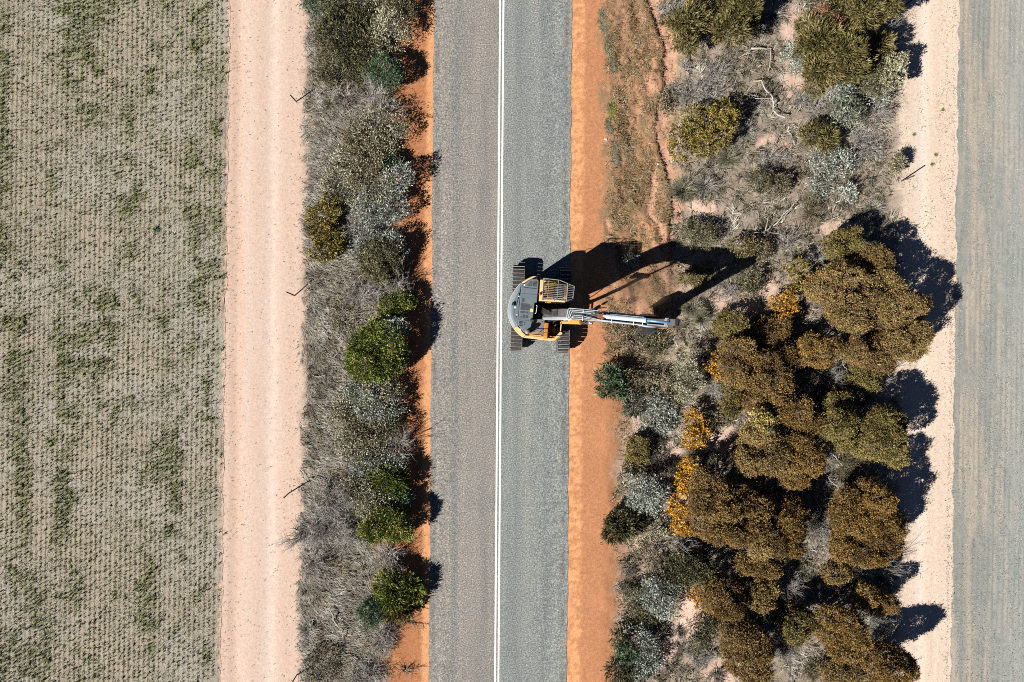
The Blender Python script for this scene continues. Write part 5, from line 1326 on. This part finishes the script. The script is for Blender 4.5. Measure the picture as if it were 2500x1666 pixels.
# engine hood
HOOD = [(-.63, 1.345), (-.37, 1.375), (-.27, 1.29), (-.275, .24), (-.385, .215), (-.405, -.60), (-.50, -1.14), (-.66, -1.30), (-.80, -1.245), (-1.105, -.935), (-1.11, .935), (-.79, 1.25)]
h = MB(); h.prism(HOOD, 1.21, 2.26); hood = h.build("engine_hood", EM["slate"], ex, .03, False, 3)
sl = MB()
zt = 2.2635
for zx0, zx1, zy in ((845, 965, 315), (840, 965, 352), (835, 960, 386), (830, 955, 420), (825, 950, 452), (760, 820, 335), (725, 815, 368), (690, 812, 402), (655, 755, 432), (780, 805, 442)):
    a_ = hp(zx0, zy + (0 if zx0 > 800 else -4)); b_ = hp(zx1, zy + 6)
    sl.box(((a_[0] + b_[0]) / 2, (a_[1] + b_[1]) / 2, zt), (b_[0] - a_[0], .034, .005))
a_ = hp(568, 490); b_ = hp(942, 535); sl.box(((a_[0] + b_[0]) / 2, (a_[1] + b_[1]) / 2, zt), (.63, .030, .005), Matrix.Rotation(-.02, 3, 'Z'))
for zx, zy in ((490, 1475), (490, 1510), (488, 1548), (486, 1588)):
    a_ = hp(zx, zy); sl.box((a_[0], a_[1], zt), (.165, .036, .005))
for zx, zy in ((598, 1510), (590, 1560)):
    a_ = hp(zx, zy); sl.box((a_[0], a_[1], zt), (.07, .03, .005))
sl.build("vent_slot", EM["black"], hood)
gr = MB()
for zx0, zy0, zx1, zy1 in ((520, 800, 585, 915), (495, 945, 640, 1150), (660, 960, 738, 1160), (475, 1170, 608, 1235), (640, 1185, 705, 1245), (540, 1275, 600, 1370), (630, 1285, 690, 1385), (458, 1330, 512, 1362)):
    a_ = hp(zx0, zy0); b_ = hp(zx1, zy1); cx = (a_[0] + b_[0]) / 2; cy = (a_[1] + b_[1]) / 2; w = b_[0] - a_[0]; d = a_[1] - b_[1]
    k = max(2, int(d / .028))
    for j in range(k): gr.box((cx, cy - d / 2 + (j + .5) * d / k, zt), (w, d / k * .5, .004))
gr.build("vent_grille", EM["black"], hood)
pl = MB(); seam = hp(480, 645); pl.box((-.69, .61, zt - .001), (.80, .010, .003)); pl.box((-.76, -.685, zt - .001), (.66, .010, .003)); pl.build("hood_seam", EM["black"], hood)
st = MB(); x, y = hp(797, 1150); st.box((x, y, 2.2645), (.145, .14, .005)); st.build("warning_sticker", EM["sticker"], hood)
st = MB(); x, y = hp(590, 425); st.box((x, y, 2.2645), (.075, .075, .005)); x, y = hp(455, 1700); st.box((x, y, 2.2645), (.09, .075, .005)); st.build("white_label", EM["white"], hood)
st = MB(); x, y = hp(758, 1065); st.tube([(x, y - .03, 2.262), (x + .01, y + .03, 2.32)], .012); st.build("hood_latch", EM["black"], hood)
hd = MB(); hd.tube([(-.30, .10, 2.15), (-.265, .09, 2.17), (-.25, .06, 2.18), (-.275, -.27, 2.18), (-.30, -.30, 2.17), (-.36, -.31, 2.15)], .015, 8); hd.build("grab_handle", EM["white"], hood, 0, True)
exh = MB(); exh.lathe([(.10, 2.2), (.11, 2.35), (.085, 2.47), (.06, 2.50)], (-.44, -.66, 0), 'z', 18); exh.tube([(-.44, -.66, 2.45), (-.42, -.66, 2.62), (-.35, -.68, 2.68)], .045, 12)
exh.build("exhaust_stack", EM["black"], ex, 0, True)
ac = MB(); ac.lathe([(.10, 1.9), (.115, 1.93), (.115, 2.42), (.095, 2.50), (.04, 2.53)], (-.62, -1.235, 0), 'z', 22); ac.box((-.62, -1.23, 2.535), (.10, .03, .012)); ac.build("air_precleaner", EM["steel"], ex, .0, False)

# right-hand service deck with cross beam, filler and rail
sd_ = MB(); sd_.prism([(-.40, -.56), (.18, -.56), (.18, -1.30), (-.56, -1.30), (-.50, -1.15)], 1.21, 1.98); deck = sd_.build("service_deck", EM["tread"], ex, .01)
bolts = MB()
for x, y in ((-.05, -.78), (.05, -.68), (-.1, -1.0), (-.28, -.9), (-.3, -1.2), (.08, -1.2)): bolts.lathe([(.022, 1.982), (.018, 2.005)], (x, y, 0), 'z', 8)
bolts.build("deck_bolt", EM["black"], deck)
cb = MB(); cb.prism([(-.72, 1.21), (-.72, 1.58), (-1.38, 1.66), (-1.515, 1.60), (-1.515, 1.21)], .19, .38, 'yz') if False else cb.add([(x, y, z) for x in (.19, .39) for y, z in ((-.70, 1.21), (-.70, 2.0), (-1.38, 2.04), (-1.50, 1.94), (-1.50, 1.21))], [(4, 3, 2, 1, 0), (5, 6, 7, 8, 9)] + [(i, (i + 1) % 5, 5 + (i + 1) % 5, 5 + i) for i in range(5)])
cb.build("cross_beam", EM["orange"], ex, .03)
tk = MB(); tk.box((-.18, -1.375, 1.86), (.70, .06, .16)); tk.box((.73, -1.37, 1.80), (.56, .08, .06)); tk.box((-.2, -1.345, 1.97), (.55, .03, .05)); tk.build("tank_ledge", EM["yellow"], sp, .012)
fl = MB(); fl.lathe([(.20, 1.30), (.19, 1.50), (.12, 1.58), (.09, 1.60), (.09, 1.66), (.05, 1.68)], (.62, -1.08, 0), 'z', 20); fl.box((.58, -1.2, 1.42), (.32, .28, .2)); fl.tube([(.62, -1.0, 1.6), (.68, -.86, 1.66), (.78, -.72, 1.7)], .03, 8)
fl.build("fuel_filler", EM["rust"], ex, 0, False)
pm = MB(); pm.box((.6, -.9, 1.3), (.3, .2, .16)); pm.tube([(.45, -.75, 1.35), (.7, -.8, 1.42), (.95, -.7, 1.38)], .035); pm.tube([(.45, -.95, 1.33), (.75, -1.0, 1.4), (.95, -1.2, 1.36)], .03); pm.tube([(.85, -1.3, 1.3), (.9, -1.05, 1.45), (.86, -.85, 1.36)], .025); pm.build("swing_pump", EM["black"], ex, .01)
fb = MB(); fb.box((1.035, -.83, 1.52), (.05, .62, .07)); fb.box((1.04, -.60, 1.36), (.05, .05, .30)); fb.build("front_bar", EM["cream"], ex, .01)
rl = MB()
rl.tube([(-.52, -1.30, 1.96), (-.46, -1.28, 2.28), (.40, -1.17, 2.28), (.44, -1.16, 1.94)], .017); rl.tube([(-.1, -1.235, 2.28), (-.1, -1.27, 1.97)], .014)
rl.tube([(.50, -1.45, 1.88), (.54, -1.46, 2.1), (1.08, -1.38, 2.1), (1.12, -1.20, 1.80)], .017)
rl.build("handrail", EM["yellow"], ex, 0, True)
mr = MB(); mr.tube([(1.12, -1.15, 1.7), (1.20, -1.28, 1.95), (1.18, -1.36, 2.1)], .012); mr.box((1.19, -1.05, 1.98), (.12, .05, .20)); mr.tube([(1.1, -1.1, 1.7), (1.18, -1.05, 1.95)], .012); mr.build("side_mirror", EM["black"], ex, .004)

# --- cab on the left, roof, glass, guard cage, beacon
CAB = [(-.235, 1.30), (-.06, 1.345), (.52, 1.31), (1.10, 1.10), (1.06, .31), (-.215, .27)]
cb = MB(); cb.prism(CAB, 1.21, 1.72); cab = cb.build("cab", EM["yellow"], ex, .02)
pil = MB()
for x, y in ((-.17, 1.25), (.50, 1.26), (1.04, 1.06), (1.0, .36), (.5, .33), (-.16, .32)): pil.box((x, y, 2.27), (.09, .07, 1.10))
pil.build("cab_pillar", EM["black"], cab, .012)
def pane(p, q, z0, z1, nm="window"):
    m = MB(); d = Vector((q[0] - p[0], q[1] - p[1], 0)); L_ = d.length; an = math.atan2(d.y, d.x); c = ((p[0] + q[0]) / 2, (p[1] + q[1]) / 2, (z0 + z1) / 2)
    m.box(c, (L_, .012, z1 - z0), Matrix.Rotation(an, 3, 'Z')); m.build(nm, EM["glass"], cab)
pane((-.12, 1.27), (.45, 1.28), 1.74, 2.78); pane((.55, 1.25), (1.0, 1.09), 1.74, 2.78); pane((1.05, 1.0), (1.02, .42), 1.5, 2.78, "windscreen"); pane((.95, .335), (.55, .325), 1.74, 2.78); pane((.45, .32), (-.1, .305), 1.74, 2.78); pane((-.19, .38), (-.2, 1.2), 1.74, 2.78)
rf = MB(); rf.prism(CAB, 2.82, 2.90)
roof = rf.build("roof", EM["yellow"], cab, .035, False, 3)
rb = MB()
rb.prism([(-.215, 1.27), (-.06, 1.31), (-.05, .30), (-.20, .28)], 2.902, 2.985); rb.prism([(-.06, 1.27), (.50, 1.24), (.85, 1.12), (.84, 1.04), (.48, 1.15), (-.05, 1.18)], 2.902, 2.96); rb.prism([(-.2, .37), (1.02, .41), (1.04, .32), (-.19, .28)], 2.902, 2.97)
rb.build("roof_rim", EM["cream"], roof, .025)
sk = MB(); sk.prism([(-.04, 1.06), (.93, 1.0), (.92, .44), (-.04, .42)], 2.902, 2.912); sk.build("roof_shade_panel", EM["black"], roof)  # black panel paints the guard bars' shadow stripes between the ribs
sk = MB()
for j in range(7): sk.box((.715, .47 + j * .088, 2.927), (.40, .048, .026))
sk.build("hatch_rib", EM["grey"], roof, .008)
rr_ = MB()
for j in range(7): rr_.box((.22, .47 + j * .088, 2.927), (.48, .048, .026))
rr_.build("roof_rib", EM["yellow"], roof, .008)
gc = MB()
P = [(-.09, 1.35), (.68, 1.325), (1.40, 1.09), (1.375, .41), (1.04, .37), (-.06, .40)]
zg = 3.13
gc.tube([(x, y, zg) for x, y in P + [P[0]]], .017, 8)
for j in range(9):
    y = .46 + j * .083; xe = 1.385
    gc.box((.66 if j < 8 else .58, y, zg), (1.43 if j < 8 else 1.28, .009, .075))
for x, ya, yb in ((.17, .41, 1.34), (.62, .39, 1.32), (1.07, .38, 1.19)): gc.box((x, (ya + yb) / 2, zg + .042), (.018 if x < 1 else .04, yb - ya, .008))
for x, y in ((-.05, 1.30), (.62, 1.28), (1.03, 1.14), (1.02, .38), (.5, .35), (-.05, .33)): gc.box((x, y, 3.01), (.03, .03, .24))
# front screen guard
for z in np.linspace(1.55, 3.1, 9): gc.tube([(1.405, 1.07, float(z)), (1.38, .43, float(z))], .009, 6)
for y in (.43, .64, .86, 1.07): gc.tube([(1.38 + (y - .43) * .04, y, 1.5), (1.38 + (y - .43) * .04, y, 3.13)], .012, 6)
for z in (1.6, 2.9):
    gc.tube([(1.40, 1.06, z), (1.08, 1.09, z)], .014, 6); gc.tube([(1.38, .43, z), (1.05, .37, z)], .014, 6)
gc.build("guard_cage", EM["cage"], cab)
bc = MB(); x, y = hp(1065, 712); bc.lathe([(.07, 2.99), (.07, 3.03)], (-.19, .60, 0), 'z', 16); bcb = bc.build("beacon", EM["black"], cab)
bl = MB(); bl.lathe([(.062, 3.032), (.066, 3.07), (.055, 3.13), (.025, 3.155), (.004, 3.16)], (-.19, .60, 0), 'z', 18); bl.build("beacon_lens", EM["red"], bcb, 0, True)
wl = MB()
for x, y in ((-.03, 1.10), (-.02, .46)): wl.box((x + .02, y, 3.0), (.07, .13, .09)); wl.tube([(x + .02, y, 2.92), (x + .02, y, 2.97)], .015)
wl.build("work_lamp", EM["black"], cab, .01)
hz = MB(); hz.tube([(-.24, 1.36, 1.3), (-.22, 1.44, 1.4), (-.2, 1.45, 2.3), (-.18, 1.36, 2.4)], .014); hz.tube([(.62, 1.36, 1.3), (.64, 1.44, 1.4), (.64, 1.43, 2.0), (.62, 1.34, 2.1)], .014); hz.build("grab_rail", EM["black"], cab, 0, True)
m_ = MB(); m_.tube([(1.12, 1.14, 2.6), (1.26, 1.30, 2.62)], .012); m_.box((1.28, 1.34, 2.5), (.03, .16, .28)); m_.build("cab_mirror", EM["black"], cab, .006)

# --- boom, stick and rams
BY = -.29
bm_ = MB()
bm_.prism([(.10, 1.62), (.06, 1.80), (.12, 1.98), (.38, 2.75), (.66, 3.85), (.80, 4.32), (.98, 4.62), (1.30, 4.74), (2.2, 4.74), (4.2, 4.66), (5.3, 4.66), (5.85, 4.72), (5.95, 4.62), (5.9, 4.45), (5.6, 4.36), (4.6, 4.18), (3.2, 4.02), (2.3, 4.0), (1.75, 3.92), (1.36, 3.70), (1.12, 3.30), (.84, 2.3), (.52, 1.70), (.32, 1.56)], BY - .215, BY + .215, 'xz')
boom = bm_.build("boom", EM["boomgrey"], ex, .02)
bk = MB()
for s in (-.27, .27): bk.prism([(-.08, 1.21), (-.04, 1.75), (.08, 1.93), (.26, 1.9), (.40, 1.7), (.55, 1.21)], BY + s - .03, BY + s + .03, 'xz')
bk.tube([(.2, BY - .36, 1.72), (.2, BY + .36, 1.72)], .07, 14); bk.build("boom_bracket", EM["black"], ex, .01)
lg = MB()
for s in (-1, 1):
    lg.box((2.25, BY + s * .235, 4.06), (.26, .04, .30)); lg.box((5.75, BY + s * .232, 4.56), (.36, .03, .30))
lg.box((2.55, BY, 4.86), (.28, .20, .28)); lg.tube([(2.62, BY - .16, 4.93), (2.62, BY + .16, 4.93)], .06, 12)
lg.build("boom_lug", EM["rust"], boom, .015)
hp_ = MB()
z = 4.80
def zb(x):      # height just above the boom's upper face
    return float(np.interp(x, [.1, .38, .66, .80, .98, 1.3, 2.2, 4.2, 5.3, 5.85], [2.0, 2.80, 3.90, 4.36, 4.66, 4.78, 4.78, 4.72, 4.72, 4.78]))
def run(pts, r=.018, lift=.03): hp_.tube([(x, y, zb(x) + lift + (e[0] if e else 0)) for x, y, *e in pts], r, 8)
for j in range(3):      # left bundle: rises on the right of the boom, jogs across, then runs forward
    yl = -.045 - .075 * j; o = .075 * j; yr = -.57 + .045 * j
    run([(.05 + .02 * j, -.50 + .03 * j), (.14, yr, .05), (.40, yr), (.80, yr - .01), (.98 + o, yr + .0), (1.03 + o, yr + .05), (1.07 + o, yl - .05), (1.12 + o, yl), (1.6, yl), (2.5, yl - .005), (2.75, -.065 - .012 * j, .0), (4.3, -.085 - .012 * j), (4.55, -.10)], .0155, .05)
for j in range(3):      # right bundle
    yr = -.51 + .085 * j; o = .05 * j
    run([(.90 + o, -.60 + .02 * j), (1.10 + o, -.58 + .03 * j), (1.25 + o, yr - .02), (1.32 + o, yr), (1.7, yr), (2.6, -.50 + .02 * j), (4.2, -.525 + .012 * j), (4.6, -.58 + .02 * j), (5.1, -.58 + .03 * j)], .0155, .05)
for x in (1.75, 3.05, 4.05, 4.45):
    for y0, y1_ in ((-.04, -.19), (-.36, -.55)): hp_.box((x, (y0 + y1_) / 2, zb(x) + .065), (.04, abs(y1_ - y0) + .04, .035))
hp_.build("hydraulic_pipe", EM["pipe"], boom, 0, True)
ho = MB()
rng = random.Random(5)
for j in range(7):      # hoses fanning from the swing valve onto the boom foot
    y0 = .02 - .055 * j
    ho.tube([(-.02 + rng.uniform(-.03, .03), y0, 1.55), (.02, y0 - .01, 2.0 + .04 * j), (.22, y0 * .6 - .12, 2.42 + rng.uniform(0, .12)), (.45, -.20 - .03 * j, zb(.45) + .04), (.66, -.12 - .045 * j, zb(.66) + .03)], .017, 7)
ho.tube([(.35, -.02, 2.3), (.30, -.14, 2.85), (.38, -.30, 3.0), (.52, -.38, 3.1), (.58, -.44, 3.3)], .028, 8)
ho.tube([(.42, .0, 2.5), (.36, -.18, 3.0), (.48, -.36, 3.15), (.66, -.42, 3.6)], .028, 8)
ho.tube([(.5, -.5, 1.6), (.35, -.62, 2.1), (.45, -.60, 2.6), (.75, -.56, 3.7)], .025, 8); ho.tube([(.75, -.55, 1.6), (.6, -.70, 2.0), (.6, -.62, 2.7), (.82, -.56, 3.8)], .022, 8)
for j, (rx, r0) in enumerate(((0, .026), (.05, .026), (.10, .022))):   # big loop hanging beside the stick joint
    ho.tube([(4.55, -.50, 4.55), (4.42 - rx * .4, -.72, 4.45), (4.30 - rx, -1.0, 4.25), (4.40, -1.24 + rx * .5, 4.08), (4.62, -1.20 + rx * .6, 4.1), (4.80, -.98, 4.25), (5.05, -.78 + rx * .3, 4.45), (5.35, -.62, 4.6)], r0, 8)
for j in range(3): ho.tube([(2.1 + .1 * j, -.22 - .04 * j, zb(2.2) + .06), (2.4, -.12 - .06 * j, zb(2.4) + .16), (2.72, -.20 - .05 * j, zb(2.7) + .16)], .016, 6)
for j in range(4): ho.tube([(4.5, -.12 - .02 * j, zb(4.5) + .06), (4.95, -.09 - .03 * j, zb(5) + .14), (5.4, -.10 - .02 * j, zb(5.4) + .05), (5.75, -.12, 4.5)], .015, 6)
ho.build("hydraulic_hose", EM["hose"], boom, 0, True)
pl = MB()
for s in (-1, 1): pl.box((5.15, BY + s * .175, 4.70 if s > 0 else 4.70), (.95, .07, .10))
pl.box((5.5, BY, 4.72), (.12, .42, .08))
pl.build("boom_rib_plate", EM["grey"], boom, .008)
pl = MB(); pl.box((4.93, BY + .13, 4.78), (.26, .12, .07)); pl.build("hose_clamp", EM["rust"], boom, .01)
# lift rams
for s in (-1, 1):
    A = Vector((1.02, BY + s * .30, 1.35)); B = Vector((2.25, BY + s * .30, 4.04)); d = (B - A)
    c = MB(); c.tube([A, A + d * .66], .085, 16); c.tube([A - d * .02, A + d * .02], .10, 12); c.tube([A + d * .63, A + d * .665], .098, 16); lc = c.build("lift_cylinder", EM["yellow"], ex, .0, False)
    c = MB(); c.tube([A + d * .66, B], .045, 12); c.tube([B + Vector((0, -.07, 0)), B + Vector((0, .07, 0))], .075, 12); c.build("cylinder_rod", EM["chrome"], lc, 0, True)
wk = MB(); wk.tube([(1.28, -.52, 2.92), (1.36, -.52, 2.95), (1.95, -.515, 3.0), (2.06, -.515, 3.0)], [.10, .115, .105, .09], 16); wk.box((1.36, -.52, 3.03), (.05, .2, .05)); wk.build("lift_barrel", EM["yellow"], boom)  # right lift cylinder's barrel, built again as a separate piece
# stick ram on top of the boom
A = Vector((2.62, BY + .02, 4.93)); B = Vector((5.80, BY - .03, 5.12)); d = B - A
c = MB(); c.tube([A, A + d * .065], .075, 16); c.tube([A + d * .05, A + d * .59], .112, 22); c.tube([A + d * .575, A + d * .60], .125, 22); c.tube([A + d * .1 + Vector((0, .11, .03)), A + d * .57 + Vector((0, .12, .03))], .014, 6); sc_ = c.build("stick_cylinder", EM["pipe"], ex)
c = MB(); c.tube([A + d * .60, B], .052, 14); c.tube([B + Vector((0, -.10, 0)), B + Vector((0, .10, 0))], .085, 14); c.build("cylinder_rod", EM["rod"], sc_, 0, True)
# stick hanging below the boom point
sk_ = MB()
sk_.prism([(5.62, 5.18), (5.90, 5.26), (6.02, 5.14), (6.12, 4.75), (6.06, 4.3), (5.80, 2.9), (5.66, 1.55), (5.50, 1.42), (5.34, 1.52), (5.36, 2.6), (5.44, 3.7), (5.52, 4.35)], BY - .15, BY + .15, 'xz')
stick = sk_.build("stick", EM["boomgrey"], ex, .02)
c = MB(); c.box((5.87, BY, 5.20), (.16, .32, .14)); c.box((5.93, BY + .13, 5.12), (.2, .05, .2)); c.build("stick_pin", EM["black"], stick, .02)
c = MB(); c.tube([(6.02, BY + .02, 4.2), (5.86, BY + .02, 2.6)], .085, 14); bcyl = c.build("head_cylinder", EM["grey"], stick)
c = MB(); c.tube([(5.86, BY + .02, 2.6), (5.74, BY + .02, 1.5)], .045, 12); c.build("cylinder_rod", EM["chrome"], bcyl, 0, True)
c = MB()
for s in (-.2, .2): c.tube([(6.05, BY + s, 4.7), (5.75, BY + s, 3.0), (5.55, BY + s * .9, 1.7)], .018, 7)
c.build("hydraulic_hose", EM["hose"], stick, 0, True)
# mulching head at the ground
c = MB(); W_ = .46
c.prism([(5.28, 1.50), (5.70, 1.50), (5.88, 1.1), (5.98, .65), (5.90, .35), (5.82, .35), (5.80, .62), (5.2, .92), (5.12, 1.05)], BY - W_, BY + W_, 'xz')
for s in (-W_, W_): c.prism([(5.05, .95), (5.30, 1.30), (5.75, 1.30), (6.0, .7), (5.95, .25), (5.5, .12), (5.1, .3)], BY + s - .03, BY + s + .03, 'xz')
head = c.build("mulching_head", EM["black"], ex, .015)
c = MB(); c.lathe([(.04, -.42), (.24, -.42), (.24, .42), (.04, .42)], (5.48, BY, .42), 'y', 24)
for j in range(24):
    a = j * 2.4; y = -.40 + j * .0345; R = Matrix.Rotation(a, 3, 'Y')
    c.box(Vector((5.48, BY + y, .42)) + R @ Vector((.26, 0, 0)), (.07, .035, .06), R)
c.build("cutter_drum", EM["steel"], head)
# exhaust-side access step and rear light
c = MB(); c.box((.35, 1.43, 1.12), (.5, .10, .04)); c.box((.35, 1.46, .9), (.4, .08, .03)); c.tube([(.15, 1.45, 1.1), (.15, 1.47, .88)], .015); c.tube([(.55, 1.45, 1.1), (.55, 1.47, .88)], .015); c.build("access_step", EM["black"], ex)
